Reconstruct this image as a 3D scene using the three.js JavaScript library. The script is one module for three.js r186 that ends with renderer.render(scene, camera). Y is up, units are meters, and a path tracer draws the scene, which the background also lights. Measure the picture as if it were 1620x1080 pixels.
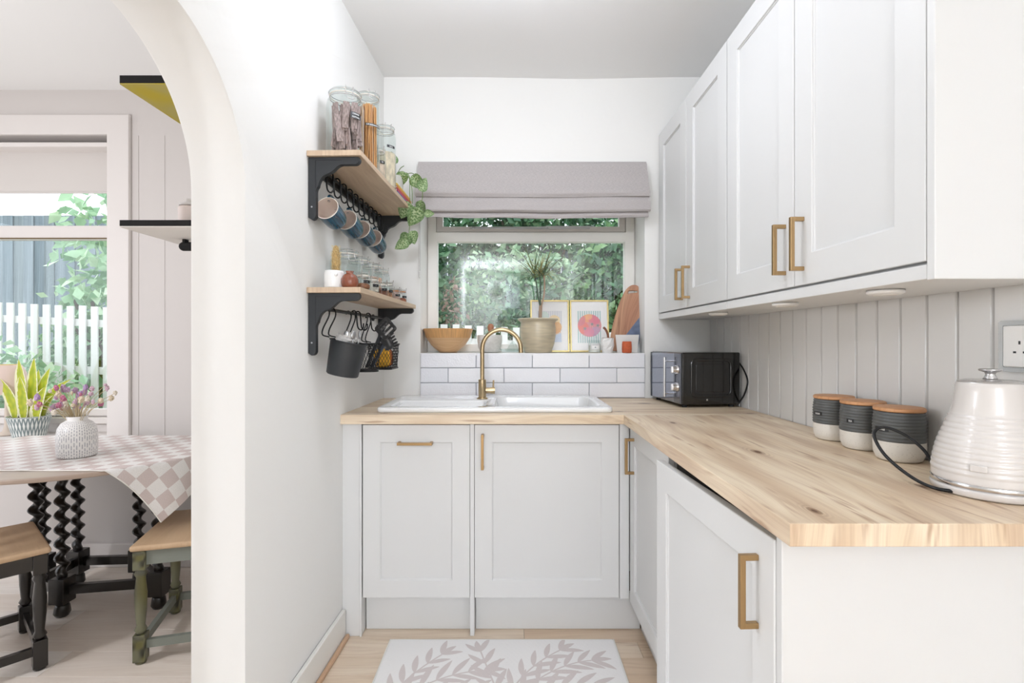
import * as THREE from 'three';
import { RoundedBoxGeometry } from 'three/addons/geometries/RoundedBoxGeometry.js';
import { mergeGeometries, toCreasedNormals } from 'three/addons/utils/BufferGeometryUtils.js';
import { RectAreaLightUniformsLib } from 'three/addons/lights/RectAreaLightUniformsLib.js';
import { createNoise2D, createNoise3D } from 'simplex-noise';

// ---------------------------------------------------------------- camera, sky, light, exposure
const scene = new THREE.Scene();
const camera = new THREE.PerspectiveCamera(66.97, 1.5, 0.05, 80);
camera.position.set(0, 1.2, 0);
camera.lookAt(0, 1.2, -1);
scene.add(camera);
const renderer = new THREE.WebGLRenderer({ antialias: true });
renderer.toneMapping = THREE.LinearToneMapping;
renderer.toneMappingExposure = 1.07;
renderer.shadowMap.enabled = true;
RectAreaLightUniformsLib.init();
scene.background = new THREE.Color().setRGB(1.0, 1.06, 1.14);      // overcast daylight
scene.backgroundIntensity = 2.0;
const KITCHEN_LAMP = 1.05, REAR_LAMP = 11;      // candela of the globe lights above and behind the camera
const DINING_LAMP = 4.2;

// ---------------------------------------------------------------- helpers
function rng(seed) { let a = seed >>> 0; return () => { a |= 0; a = a + 0x6D2B79F5 | 0; let t = Math.imul(a ^ a >>> 15, 1 | a); t = t + Math.imul(t ^ t >>> 7, 61 | t) ^ t; return ((t ^ t >>> 14) >>> 0) / 4294967296; }; }
const rnd = rng(77);
const n2 = createNoise2D(rng(5)), n3 = createNoise3D(rng(9));
const V = (x, y, z) => new THREE.Vector3(x, y, z);
const taken = {};
function numbered(name) { const k = taken[name] ?? 0; taken[name] = k + 1; return k ? name + '_' + String(k).padStart(3, '0') : name; }
function tag(o, label, category, group, kind) {
  o.userData.label = label; if (category) o.userData.category = category;
  if (group) o.userData.group = group; if (kind) o.userData.kind = kind; return o;
}
function mesh(name, geo, mat, parent) {
  const m = new THREE.Mesh(Array.isArray(geo) ? merge(geo) : geo, mat);
  m.name = parent ? name : numbered(name); m.castShadow = m.receiveShadow = true;
  (parent ?? scene).add(m); return m;
}
function thing(name, label, category, pos = [0, 0, 0], turn = 0, group) {
  const g = new THREE.Group(); g.name = numbered(name); g.position.set(...pos); g.rotation.y = turn;
  scene.add(g); return tag(g, label, category, group);
}
function struct(name, label, category, geo, mat) {
  const o = geo ? mesh(name, geo, mat) : new THREE.Group();
  if (!geo) { o.name = numbered(name); scene.add(o); }
  return tag(o, label, category, null, 'structure');
}
function merge(list) {
  const l = list.map((g) => { const q = g.index ? g.toNonIndexed() : g; for (const k of Object.keys(q.attributes)) if (!['position', 'normal', 'uv'].includes(k)) q.deleteAttribute(k); return q; });
  return mergeGeometries(l);
}
const bx = (w, h, d, x = 0, y = 0, z = 0) => new THREE.BoxGeometry(w, h, d).translate(x, y, z);
const b2 = (x0, x1, y0, y1, z0, z1) => bx(Math.abs(x1 - x0), Math.abs(y1 - y0), Math.abs(z1 - z0), (x0 + x1) / 2, (y0 + y1) / 2, (z0 + z1) / 2);
function rb(x0, x1, y0, y1, z0, z1, r = 0.003, s = 2) {
  return new RoundedBoxGeometry(Math.abs(x1 - x0), Math.abs(y1 - y0), Math.abs(z1 - z0), s, r).translate((x0 + x1) / 2, (y0 + y1) / 2, (z0 + z1) / 2);
}
const cyl = (r0, r1, h, x = 0, y = 0, z = 0, s = 28) => new THREE.CylinderGeometry(r1, r0, h, s).translate(x, y, z);   // r0 bottom, r1 top
const lathe = (pts, s = 40) => new THREE.LatheGeometry(pts.map(([r, y]) => new THREE.Vector2(r, y)), s);
const tube = (pts, r, n = 24, s = 8, closed = false) => new THREE.TubeGeometry(new THREE.CatmullRomCurve3(pts.map((p) => V(...p)), closed, 'centripetal'), n, r, s, closed);
function bar(a, b, r, s = 8) {          // a straight round bar between two points
  const A = V(...a), B = V(...b), d = B.clone().sub(A), g = new THREE.CylinderGeometry(r, r, d.length(), s);
  g.applyQuaternion(new THREE.Quaternion().setFromUnitVectors(V(0, 1, 0), d.clone().normalize()));
  return g.translate(...A.add(B).multiplyScalar(0.5).toArray());
}
function beam(a, b, w, h) {             // a straight square bar
  const A = V(...a), B = V(...b), d = B.clone().sub(A), g = new THREE.BoxGeometry(w, h, d.length());
  const m = new THREE.Matrix4().lookAt(B, A, V(0, 1, 0)); g.applyMatrix4(m);
  return g.translate(...A.add(B).multiplyScalar(0.5).toArray());
}
function extrude(shape, depth, bevel = 0, seg = 12) {
  return new THREE.ExtrudeGeometry(shape, { depth: depth - 2 * bevel, bevelEnabled: bevel > 0, bevelThickness: bevel, bevelSize: bevel, bevelOffset: -bevel, bevelSegments: 2, curveSegments: seg }).translate(0, 0, bevel);
}
function poly(pts) { const s = new THREE.Shape(); pts.forEach(([x, y], i) => i ? s.lineTo(x, y) : s.moveTo(x, y)); s.closePath(); return s; }
function rrect(x0, x1, y0, y1, r, P = THREE.Shape) {
  const s = new P(); s.moveTo(x0 + r, y0); s.lineTo(x1 - r, y0); s.quadraticCurveTo(x1, y0, x1, y0 + r); s.lineTo(x1, y1 - r); s.quadraticCurveTo(x1, y1, x1 - r, y1);
  s.lineTo(x0 + r, y1); s.quadraticCurveTo(x0, y1, x0, y1 - r); s.lineTo(x0, y0 + r); s.quadraticCurveTo(x0, y0, x0 + r, y0); return s;
}
function hole(shape, x0, x1, y0, y1) { const p = new THREE.Path(); p.moveTo(x0, y0); p.lineTo(x0, y1); p.lineTo(x1, y1); p.lineTo(x1, y0); p.closePath(); shape.holes.push(p); return shape; }
function uvBox(geo, grain, off = [0, 0]) {     // uv in metres, u along the grain axis (0 x, 1 y, 2 z)
  const g = geo.index ? geo.toNonIndexed() : geo, p = g.attributes.position, uv = new Float32Array(p.count * 2);
  const a = V(0, 0, 0), b = V(0, 0, 0), c = V(0, 0, 0);
  for (let i = 0; i < p.count; i += 3) {
    a.fromBufferAttribute(p, i); b.fromBufferAttribute(p, i + 1); c.fromBufferAttribute(p, i + 2);
    const n = b.clone().sub(a).cross(c.clone().sub(a)), m = [Math.abs(n.x), Math.abs(n.y), Math.abs(n.z)], k = m.indexOf(Math.max(...m));
    let u = grain, v = [0, 1, 2].find((q) => q !== grain && q !== k);
    if (k === grain) { u = grain === 1 ? 0 : 1; v = [0, 1, 2].find((q) => q !== k && q !== u); }
    [a, b, c].forEach((q, j) => { const t = q.toArray(); uv[(i + j) * 2] = t[u] + off[0]; uv[(i + j) * 2 + 1] = t[v] + off[1]; });
  }
  g.setAttribute('uv', new THREE.BufferAttribute(uv, 2)); return g;
}
function uvScale(g, su, sv) { const u = g.attributes.uv; for (let i = 0; i < u.count; i++) u.setXY(i, u.getX(i) * su, u.getY(i) * sv); return g; }
function grid(nu, nv, f) {              // a surface from f(u, v) -> [x, y, z]
  const g = new THREE.PlaneGeometry(1, 1, nu, nv), p = g.attributes.position, uv = g.attributes.uv;
  for (let i = 0; i < p.count; i++) p.setXYZ(i, ...f(uv.getX(i), uv.getY(i)));
  g.computeVertexNormals(); return g;
}

// ---------------------------------------------------------------- computed textures
function dataTex(w, h, f, srgb = true, wrap = true) {
  const d = new Uint8Array(w * h * 4);
  for (let j = 0; j < h; j++) for (let i = 0; i < w; i++) { const c = f(i / w, j / h), k = (j * w + i) * 4; d[k] = c[0]; d[k + 1] = c[1]; d[k + 2] = c[2]; d[k + 3] = 255; }
  const t = new THREE.DataTexture(d, w, h); t.magFilter = t.minFilter = THREE.LinearFilter; t.needsUpdate = true;
  if (srgb) t.colorSpace = THREE.SRGBColorSpace;
  if (wrap) t.wrapS = t.wrapT = THREE.RepeatWrapping; return t;
}
const mix = (a, b, t) => a.map((v, i) => v + (b[i] - v) * t), cl = (x) => Math.max(0, Math.min(1, x));
function tileN(u, v, fu, fv, ox) {      // noise that repeats over u, v in 0..1
  const f = (x, y) => n2(x * fu + ox, y * fv + ox * 1.7);
  const bu = cl((u - 0.85) / 0.15), bv = cl((v - 0.85) / 0.15);
  const a = f(u, v) * (1 - bu) + f(u - 1, v) * bu; if (!bv) return a;
  return a * (1 - bv) + (f(u, v - 1) * (1 - bu) + f(u - 1, v - 1) * bu) * bv;
}
function woodTex(w, h, L, W, o) {       // L metres along the grain, W metres across
  const t = dataTex(w, h, (u, v) => {
    const q = tileN(u, v, 1.4 * L, 7 * W, o.seed), wob = v + 0.02 * q / W;
    const fine = tileN(u, wob, 5 * L, 260 * W, o.seed + 3), mid = tileN(u, wob, 2.2 * L, 55 * W, o.seed + 7), big = tileN(u, wob, 1.1 * L, 12 * W, o.seed + 11);
    let c = mix(o.base, o.light, cl(0.5 + 0.5 * big));
    c = mix(c, o.dark, cl(0.10 + 0.22 * mid + 0.16 * fine) * (o.grain ?? 1));
    const st = tileN(u, wob, 2.4 * L, 20 * W, o.seed + 17), crack = cl((st - 0.45) * 2.5) * cl(0.55 + tileN(u, v, 9 * L, 90 * W, o.seed + 23));
    c = mix(c, o.dark, crack * (o.streak ?? 0.5));
    if (o.zone) c = mix(c, o.dark, o.zone * cl(0.15 + 1.1 * tileN(u, v, 1.6 * L, 9 * W, o.seed + 29)));
    for (const [ku, kv, kr] of o.knots ?? []) {
      const dx = (u - ku) * L / 2.2, dy = (v - kv) * W, r = Math.hypot(dx, dy) / kr;
      if (r < 3) c = mix(c, o.knot ?? o.dark, cl(1.2 - r) * 0.8 + cl(1 - r / 3) * 0.25 * cl(0.5 + Math.sin(r * 9 + q * 4)));
    }
    return c;
  });
  t.repeat.set(1 / L, 1 / W); return t;
}
function grainTex(n, base, amp, fu, fv, seed) {    // an even mottled surface, 1 uv unit square
  return dataTex(n, n, (u, v) => { const k = 1 + amp * (0.6 * tileN(u, v, fu, fv, seed) + 0.4 * tileN(u, v, fu * 4, fv * 4, seed + 9)); return base.map((c) => Math.min(255, c * k)); });
}
function canvasTex(w, h, draw) {
  const c = document.createElement('canvas'); c.width = w; c.height = h; draw(c.getContext('2d'), w, h);
  const t = new THREE.CanvasTexture(c); t.colorSpace = THREE.SRGBColorSpace; return t;
}
const std = (color, roughness = 0.6, extra = {}) => new THREE.MeshStandardMaterial({ color, roughness, ...extra });
const phys = (o) => new THREE.MeshPhysicalMaterial(o);
const weave = dataTex(256, 256, (u, v) => { const k = 128 + 60 * Math.sin(u * 2 * Math.PI * 48) * Math.sin(v * 2 * Math.PI * 48) + 40 * tileN(u, v, 30, 30, 2); return [k, k, k]; }, false);
const plasterBump = dataTex(256, 256, (u, v) => { const k = 128 + 50 * tileN(u, v, 6, 6, 1) + 40 * tileN(u, v, 26, 26, 4); return [k, k, k]; }, false);

const oakKnots = [[0.18, 0.3, 0.012], [0.62, 0.72, 0.016], [0.85, 0.2, 0.010], [0.4, 0.55, 0.009], [0.07, 0.8, 0.012], [0.5, 0.12, 0.008]];
const worktopTex = woodTex(1400, 700, 1.5, 0.72, { base: [233, 211, 180], light: [247, 231, 205], dark: [168, 130, 98], knot: [104, 72, 50], seed: 3, streak: 0.55, grain: 0.6, zone: 0.3, knots: oakKnots });
const floorTex = woodTex(1024, 512, 1.6, 0.5, { base: [230, 209, 184], light: [241, 224, 202], dark: [184, 154, 128], seed: 31, streak: 0.35, grain: 0.7 });
const paleFloorTex = woodTex(1024, 512, 1.6, 0.5, { base: [238, 229, 219], light: [246, 239, 231], dark: [212, 196, 184], seed: 41, streak: 0.2, grain: 0.5 });
const shelfTex = woodTex(768, 384, 0.9, 0.3, { base: [206, 180, 152], light: [222, 200, 172], dark: [164, 132, 104], seed: 53, streak: 0.3, grain: 0.7 });
const bowlTex = woodTex(512, 256, 0.5, 0.25, { base: [222, 182, 136], light: [232, 198, 156], dark: [190, 142, 96], seed: 63, streak: 0.2 });
const boardTex = woodTex(512, 256, 0.5, 0.14, { base: [176, 122, 92], light: [206, 160, 124], dark: [120, 76, 54], seed: 73, streak: 0.5 });
const fenceTex = woodTex(512, 256, 1.4, 0.4, { base: [122, 136, 142], light: [150, 164, 170], dark: [84, 96, 102], seed: 83, streak: 0.4 });

const M = {
  wall: std(0xf2f1ed, 0.85, { bumpMap: plasterBump, bumpScale: 0.0008 }),
  ceiling: std(0xf6f5f3, 0.9),
  dining: std(0xdad4d0, 0.85),
  diningTrim: std(0xe9e3df, 0.55),
  trim: std(0xf1efe9, 0.45),
  cabinet: std(0xe3e3e1, 0.42),
  cabinetPanel: std(0xe1e1df, 0.45),
  panelling: std(0xe6e5e2, 0.5),
  brass: std(0xab8e66, 0.36, { metalness: 0.9 }),
  brushed: std(0xbfaa86, 0.28, { metalness: 0.95 }),
  chrome: std(0xd8d8da, 0.12, { metalness: 1 }),
  steel: std(0xbfc0c2, 0.28, { metalness: 1 }),
  ceramic: phys({ color: 0xf7f7f5, roughness: 0.12, clearcoat: 0.6, clearcoatRoughness: 0.05 }),
  black: std(0x2b2e31, 0.5),
  wire: std(0x1c1d1f, 0.4, { metalness: 0.3 }),
  glass: phys({ color: 0xffffff, roughness: 0.0, transmission: 1, thickness: 0, ior: 1.5 }),
  jarGlass: phys({ color: 0xf2f6f5, roughness: 0.03, transmission: 1, thickness: 0, ior: 1.45 }),
  worktop: std(0xffffff, 0.42, { map: worktopTex }),
  shelf: std(0xffffff, 0.5, { map: shelfTex }),
  grout: std(0xb6b7bd, 0.9),
  white: std(0xf5f4f1, 0.4),
};

// ---------------------------------------------------------------- the room
const wl = (d) => -0.757 + 0.032 * d;          // kitchen face of the arched wall at depth d; it runs slightly askew
const ZR = 4.6, WT = 0.148, TH = -Math.atan(0.032);
{
  const s = new THREE.Shape();
  s.moveTo(-ZR, 0); s.lineTo(0.69, 0); s.lineTo(0.69, 1.6); s.absarc(1.035, 1.6, 0.345, Math.PI, 0, true); s.lineTo(1.38, 0); s.lineTo(2.98, 0); s.lineTo(2.98, 2.66); s.lineTo(-ZR, 2.66); s.closePath();
  const g = extrude(s, WT, 0.006, 40);
  g.applyMatrix4(new THREE.Matrix4().set(0.032, 0, 1, -0.757 - WT, 0, 1, 0, 0, -1, 0, 0, 0, 0, 0, 0, 1)); g.computeVertexNormals();
  struct('wall_left', 'white plastered wall with a rounded archway to the dining room', 'wall', toCreasedNormals(g, 0.6), M.wall);
}
const wallBack = struct('wall_back', 'white wall around the kitchen window with a tiled strip below', 'wall');
{
  const s = poly([[-0.68, 0], [1.06, 0], [1.06, 2.66], [-0.68, 2.66]]); hole(s, -0.479, 0.694, 1.126, 2.12);
  mesh('plaster', extrude(s, 0.28).translate(0, 0, -2.98), M.wall, wallBack);
  mesh('grout', b2(-0.478, 0.693, 0.905, 1.139, -2.7, -2.694), M.grout, wallBack);
  const rows = [[1.064, 1.138, [-0.478, -0.187, 0.106, 0.402, 0.693]], [0.9865, 1.0605, [-0.478, -0.333, -0.042, 0.25, 0.546, 0.693]], [0.909, 0.983, [-0.478, -0.187, 0.106, 0.402, 0.693]]];
  const tints = [0xf2f2f5, 0xedeef2, 0xf4f4f6].map((c) => phys({ color: c, roughness: 0.16, clearcoat: 0.5, clearcoatRoughness: 0.08, bumpMap: plasterBump, bumpScale: 0.0014 }));
  let k = 0;
  for (const [y0, y1, xs] of rows) for (let i = 0; i + 1 < xs.length; i++)
    mesh('tile', uvScale(uvBox(rb(xs[i] + 0.0015, xs[i + 1] - 0.0015, y0, y1, -2.699, -2.687 + 0.001 * rnd(), 0.003, 2), 0, [k * 0.37, k * 0.21]), 3, 3), tints[k++ % 3], wallBack);
  mesh('sill', rb(-0.479, 0.694, 1.126, 1.14, -2.955, -2.688, 0.003), M.ceramic, wallBack);
}
const wallRight = struct('wall_right', 'pale grey boarded wall behind the worktop', 'wall');
{
  const s = poly([[-ZR, 0], [2.98, 0], [2.98, 2.66], [-ZR, 2.66]]); hole(s, -2.9, -1.1, 0.03, 2.15);
  const g = extrude(s, 0.15); g.applyMatrix4(new THREE.Matrix4().set(0, 0, 1, 1.047, 0, 1, 0, 0, -1, 0, 0, 0, 0, 0, 0, 1));
  mesh('plaster', g, M.wall, wallRight);
  const sh = new THREE.Shape([[0, 0], [0.012, 0.0045], [0.012, 0.0815], [0, 0.086]].map(([a, b]) => new THREE.Vector2(a, b)));
  const pg = new THREE.ExtrudeGeometry(sh, { depth: 0.445, bevelEnabled: false });      // (thickness, width, height)
  pg.applyMatrix4(new THREE.Matrix4().set(-1, 0, 0, 1.047, 0, 0, 1, 0.9045, 0, 1, 0, 0, 0, 0, 0, 1)); pg.computeVertexNormals();
  for (let k = 0; k < 20; k++) { const p = mesh('plank', pg, M.panelling, wallRight); p.position.z = -2.695 + k * 0.088; }
}
{
  const s = poly([[-3.95, 0], [-0.8, 0], [-0.8, 2.66], [-3.95, 2.66]]); hole(s, -3.34, -2.15, 0.69, 2.30);
  struct('wall_dining_back', 'pinkish cream wall around the dining room window', 'wall', extrude(s, 0.22).translate(0, 0, -2.98), M.dining);
  const sl = poly([[-ZR, 0], [2.98, 0], [2.98, 2.66], [-ZR, 2.66]]); hole(sl, 0.3, 2.4, 0.35, 2.2);
  const side = new THREE.Matrix4().set(0, 0, 1, -4.1, 0, 1, 0, 0, -1, 0, 0, 0, 0, 0, 0, 1);
  struct('wall_dining_left', 'pinkish cream side wall of the dining room', 'wall', extrude(sl, 0.15).applyMatrix4(side), M.dining);
  const w3 = struct('window_3', 'tall white side window of the dining room', 'window'), sf = poly([[0.302, 0.352], [2.398, 0.352], [2.398, 2.198], [0.302, 2.198]]); hole(sf, 0.36, 1.32, 0.41, 2.14); hole(sf, 1.38, 2.34, 0.41, 2.14);
  mesh('frame', extrude(sf, 0.06, 0.004).translate(0, 0, 0.04).applyMatrix4(side), M.diningTrim, w3);
  for (const [a, b] of [[0.358, 1.322], [1.378, 2.342]]) mesh('pane', b2(-4.034, -4.03, 0.408, 2.142, -b, -a), M.glass, w3);
  struct('wall_rear', 'white wall behind the viewer', 'wall', b2(-4.1, 1.2, 0, 2.66, ZR, ZR + 0.15), M.wall);
  struct('ceiling_dining', 'white dining room ceiling', 'ceiling', b2(-4.1, -0.83, 2.545, 2.7, -2.98, ZR + 0.15), M.ceiling);
  const c = struct('ceiling', 'off-white kitchen ceiling with three small screw holes', 'ceiling');
  mesh('plaster', grid(30, 30, (u, v) => { const x = -0.9 + u * 2.1, z = ZR - v * (ZR + 2.8); return [x, 2.583 - 0.010 * Math.exp(-((x - 0.35) ** 2) / 0.12) * cl((-z - 1.4) / 1.3), z]; }).scale(1, 1, 1), M.ceiling, c);
  mesh('slab', b2(-0.9, 1.2, 2.59, 2.7, -2.98, ZR + 0.15), M.ceiling, c);
  for (const [x, z] of [[0.036, -2.3], [0.046, -2.37], [0.132, -2.36]]) mesh('screw_hole', cyl(0.0035, 0.0035, 0.004, x, 2.5825, z, 10), std(0x4a4640, 0.9), c);
}
// floor planks
{
  const f = struct('floor', 'light oak plank floor running through kitchen and dining room', 'floor');
  mesh('underlay', b2(-4.1, 1.2, -0.08, -0.012, -2.98, ZR + 0.15), std(0x6b5a48, 0.9), f);
  const mats = [0xffffff, 0xf6f0ea, 0xfffaf4].map((c) => std(c, 0.5, { map: floorTex })), pale = [0xffffff, 0xf8f4f0].map((c) => std(c, 0.45, { map: paleFloorTex }));
  const variants = {};
  const plank = (x0, x1, d0, d1, set, seed) => {
    const L = x1 - x0, w = d1 - d0, key = L.toFixed(3) + w.toFixed(3) + set.length + (seed % 4);
    variants[key] ??= uvBox(rb(0, L - 0.0012, -0.012, 0, -w + 0.0008, 0, 0.0012, 1), 0, [(seed % 4) * 0.43, (seed % 4) * 0.13]);
    mesh('plank', variants[key], set[seed % set.length], f).position.set(x0, 0, -d0);
  };
  let k = 0; const W = 0.102;
  for (let d = 2.061 + 2 * W; d > -ZR; d -= W, k++) {
    const o = [0.1, 0.55, -0.2, 0.35, 0.75][k % 5];
    const cuts = [-0.83, o - 0.5, o + 0.7, 1.047].filter((x, i, a) => i === 0 || i === 3 || (x > -0.7 && x < 0.95));
    for (let i = 0; i + 1 < cuts.length; i++) plank(cuts[i], cuts[i + 1], d - W, d, mats, k * 3 + i);
  }
  k = 0;
  for (let d = 2.76; d > -ZR; d -= 0.152, k++) {
    const o = -2.3 + [0.1, 0.6, -0.25, 0.4][k % 4];
    for (const [a, b] of [[-3.95, o], [o, -0.83]]) plank(a, b, d - 0.152, d, pale, k * 2 + (a === o ? 1 : 0));
  }
}
// skirtings
{
  const L = 2.092 - 1.386;
  const b = struct('baseboard_left', 'white skirting board on the arched wall', 'skirting', rb(0, 0.016, 0.0, 0.115, -L, 0, 0.004), M.trim);
  b.position.set(wl(1.386) + 0.001, 0.0005, -1.386); b.rotation.y = TH;
  const q = struct('trim_1', 'thin brown wooden bead along the skirting', 'bead', uvBox(rb(0, 0.016, 0, 0.018, -L, 0, 0.006), 2), std(0xe6d2c2, 0.5, { map: floorTex }));
  q.position.set(wl(1.386) + 0.0175, 0.0005, -1.386); q.rotation.y = TH;
  struct('baseboard_dining', 'white skirting board below the dining room window', 'skirting', rb(-3.95, -0.85, 0.0005, 0.125, -2.759, -2.74, 0.004), M.diningTrim);
}
// kitchen window
{
  const w = struct('window_1', 'white kitchen window with a top light and one large pane', 'window');
  const z0 = -2.965, z1 = -2.915, x0 = -0.478, x1 = 0.693;
  const fr = poly([[x0, 1.141], [x1, 1.141], [x1, 2.119], [x0, 2.119]]);
  hole(fr, x0 + 0.056, x1 - 0.056, 1.185, 1.762); hole(fr, x0 + 0.05, x1 - 0.05, 1.818, 2.08);
  mesh('frame', extrude(fr, z1 - z0, 0.004).translate(0, 0, z0), M.trim, w);
  const sx0 = x0 + 0.052, sx1 = x1 - 0.052;
  const sa = poly([[sx0, 1.82], [sx1, 1.82], [sx1, 2.078], [sx0, 2.078]]); hole(sa, sx0 + 0.034, sx1 - 0.034, 1.85, 2.045);
  const sash = mesh('sash', extrude(sa, 0.04, 0.003).translate(0, 0, -2.96), std(0xd9d4cf, 0.5), w);
  mesh('pane', b2(sx0 + 0.033, sx1 - 0.033, 1.849, 2.046, -2.942, -2.938), M.glass, sash);
  mesh('stay', [rb(-0.24, 0.44, 1.834, 1.842, -2.916, -2.906, 0.002), bar([-0.22, 1.838, -2.91], [-0.22, 1.838, -2.885], 0.004), bar([0.2, 1.838, -2.91], [0.2, 1.838, -2.89], 0.004), rb(0.19, 0.46, 1.842, 1.848, -2.9, -2.892, 0.002)], M.steel, sash);
  mesh('pane', b2(x0 + 0.055, x1 - 0.055, 1.184, 1.763, -2.942, -2.938), M.glass, w);
}
// dining room window
{
  const w = struct('window_2', 'cream sash window of the dining room', 'window');
  const fr = poly([[-3.338, 0.7], [-2.152, 0.7], [-2.152, 2.298], [-3.338, 2.298]]);
  hole(fr, -3.29, -2.2, 0.79, 1.765); hole(fr, -3.29, -2.2, 1.84, 2.24);
  mesh('frame', extrude(fr, 0.05, 0.004).translate(0, 0, -2.9), M.diningTrim, w);
  mesh('pane', b2(-3.292, -2.198, 0.788, 1.767, -2.878, -2.874), M.glass, w);
  mesh('pane', b2(-3.292, -2.198, 1.838, 2.242, -2.878, -2.874), M.glass, w);
  mesh('rail', [rb(-3.29, -2.2, 0.79, 0.83, -2.87, -2.835, 0.006), rb(-3.29, -2.2, 0.75, 0.785, -2.87, -2.815, 0.006)], M.diningTrim, w);
  mesh('seal', b2(-3.29, -2.2, 1.766, 1.772, -2.872, -2.846), std(0x6b5428, 0.6), w);
  const ca = poly([[-3.45, 0.66], [-2.035, 0.66], [-2.035, 2.405], [-3.45, 2.405]]); hole(ca, -3.338, -2.152, 0.69, 2.298);
  mesh('casing', extrude(ca, 0.022, 0.004).translate(0, 0, -2.76), M.diningTrim, w);
  mesh('bead', rb(-3.338, -2.152, 2.236, 2.262, -2.85, -2.745, 0.008), M.diningTrim, w);
  mesh('sill', rb(-3.5, -2.0, 0.672, 0.70, -2.9, -2.58, 0.008), M.diningTrim, w);
  tag(mesh('roller_blind', [b2(-3.336, -2.154, 2.02, 2.24, -2.836, -2.833), bar([-3.336, 2.018, -2.8345], [-2.154, 2.018, -2.8345], 0.006)], std(0xdcd6d1, 0.85)), 'cream roller blind pulled a little way down the dining window', 'blind');
  for (const x of [-2.0, -1.86]) struct('trim_2', x < -1.9 ? 'narrow cream cover strip beside the window casing' : 'narrow cream cover strip on the dining wall', 'trim', rb(x - 0.004, x + 0.004, 0.13, 2.3, -2.7598, -2.7575, 0.001), M.dining);
}
// glazed garden door beside the viewer (its daylight falls on the cabinet ends) and the wall it stands in
{
  const d = struct('door_1', 'white glazed garden door beside the viewer', 'door');
  const fr = poly([[-2.898, 0.032], [-1.102, 0.032], [-1.102, 2.148], [-2.898, 2.148]]); hole(fr, -2.82, -2.04, 0.12, 2.06); hole(fr, -1.96, -1.18, 0.12, 2.06);
  const g = extrude(fr, 0.06, 0.004); g.applyMatrix4(new THREE.Matrix4().set(0, 0, 1, 1.1, 0, 1, 0, 0, -1, 0, 0, 0, 0, 0, 0, 1));
  mesh('frame', g, M.trim, d);
  for (const [a, b] of [[-2.822, -2.038], [-1.962, -1.178]]) mesh('pane', b2(1.128, 1.132, 0.118, 2.062, -a, -b), M.glass, d);
}
// lamps: globe pendants hung behind the viewer and in the dining room
function globeLamp(label, x, y, z, ceil, r, power, tint, glow) {
  const t = thing('globe_pendant', label, 'light', [x, y, z]);
  mesh('globe', new THREE.SphereGeometry(r, 32, 20), std(0xffffff, 0.5, { emissive: tint, emissiveIntensity: glow }), t);
  mesh('cap', cyl(0.05, 0.04, 0.05, 0, r + 0.015, 0), M.steel, t); mesh('flex', bar([0, r + 0.03, 0], [0, ceil - y, 0], 0.004), M.white, t); mesh('ceiling_rose', cyl(0.055, 0.045, 0.025, 0, ceil - y - 0.014, 0), M.white, t);
  const p = new THREE.PointLight(tint, power, 0, 2); p.shadow.radius = r / 0.02; p.castShadow = true; p.name = 'lamp_light'; t.add(p);
}
globeLamp('white globe ceiling light above the viewer', -0.05, 2.40, -1.55, 2.58, 0.12, KITCHEN_LAMP, 0xecf2ff, 0.6);
globeLamp('white globe pendant far behind the viewer', -0.3, 2.15, 3.4, 2.58, 0.15, REAR_LAMP, 0xecf2ff, 0.6);
globeLamp('white globe pendant in the dining room', -2.5, 1.45, -0.85, 2.544, 0.15, DINING_LAMP, 0xf4f5fc, 0.8);

// ---------------------------------------------------------------- fitted units
function handleGeo(len, proj = 0.036, w = 0.011) {      // stands along y, projects along +z from z = 0
  return merge([rb(-w / 2, w / 2, -len / 2, len / 2, proj - w, proj, 0.0012, 1), rb(-w / 2, w / 2, len / 2 - w, len / 2, 0, proj - w + 0.001, 0.001, 1), rb(-w / 2, w / 2, -len / 2, -len / 2 + w, 0, proj - w + 0.001, 0.001, 1)]);
}
const handle = handleGeo(0.141);
function shakerDoor(parent, w, h, hx, hy, horizontal, st = 0.072, t = 0.02) {     // lies in x 0..w, y 0..h, front face at z = 0
  const s = poly([[0, 0], [w, 0], [w, h], [0, h]]); hole(s, st, w - st, st, h - st);
  const d = mesh('door', extrude(s, t, 0.0022).translate(0, 0, -t), M.cabinet, parent);
  mesh('panel', b2(st - 0.004, w - st + 0.004, st - 0.004, h - st + 0.004, -t + 0.003, -0.0085), M.cabinetPanel, d);
  const b = 0.004;                                                            // sloped moulding round the panel
  const k = mesh('moulding', [[st, w - st, st, st], [st, w - st, h - st, h - st], [st, st, st, h - st], [w - st, w - st, st, h - st]].map(([xa, xb, ya, yb]) => bar([xa, ya, -0.0085], [xb, yb, -0.0085], b, 6)), M.cabinetPanel, d);
  if (hx !== undefined) { const hd = mesh('handle', handle, M.brass, d); tag(hd, 'square brass bar handle'); hd.position.set(hx, hy, 0); if (horizontal) hd.rotation.z = Math.PI / 2; }
  return d;
}
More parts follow.
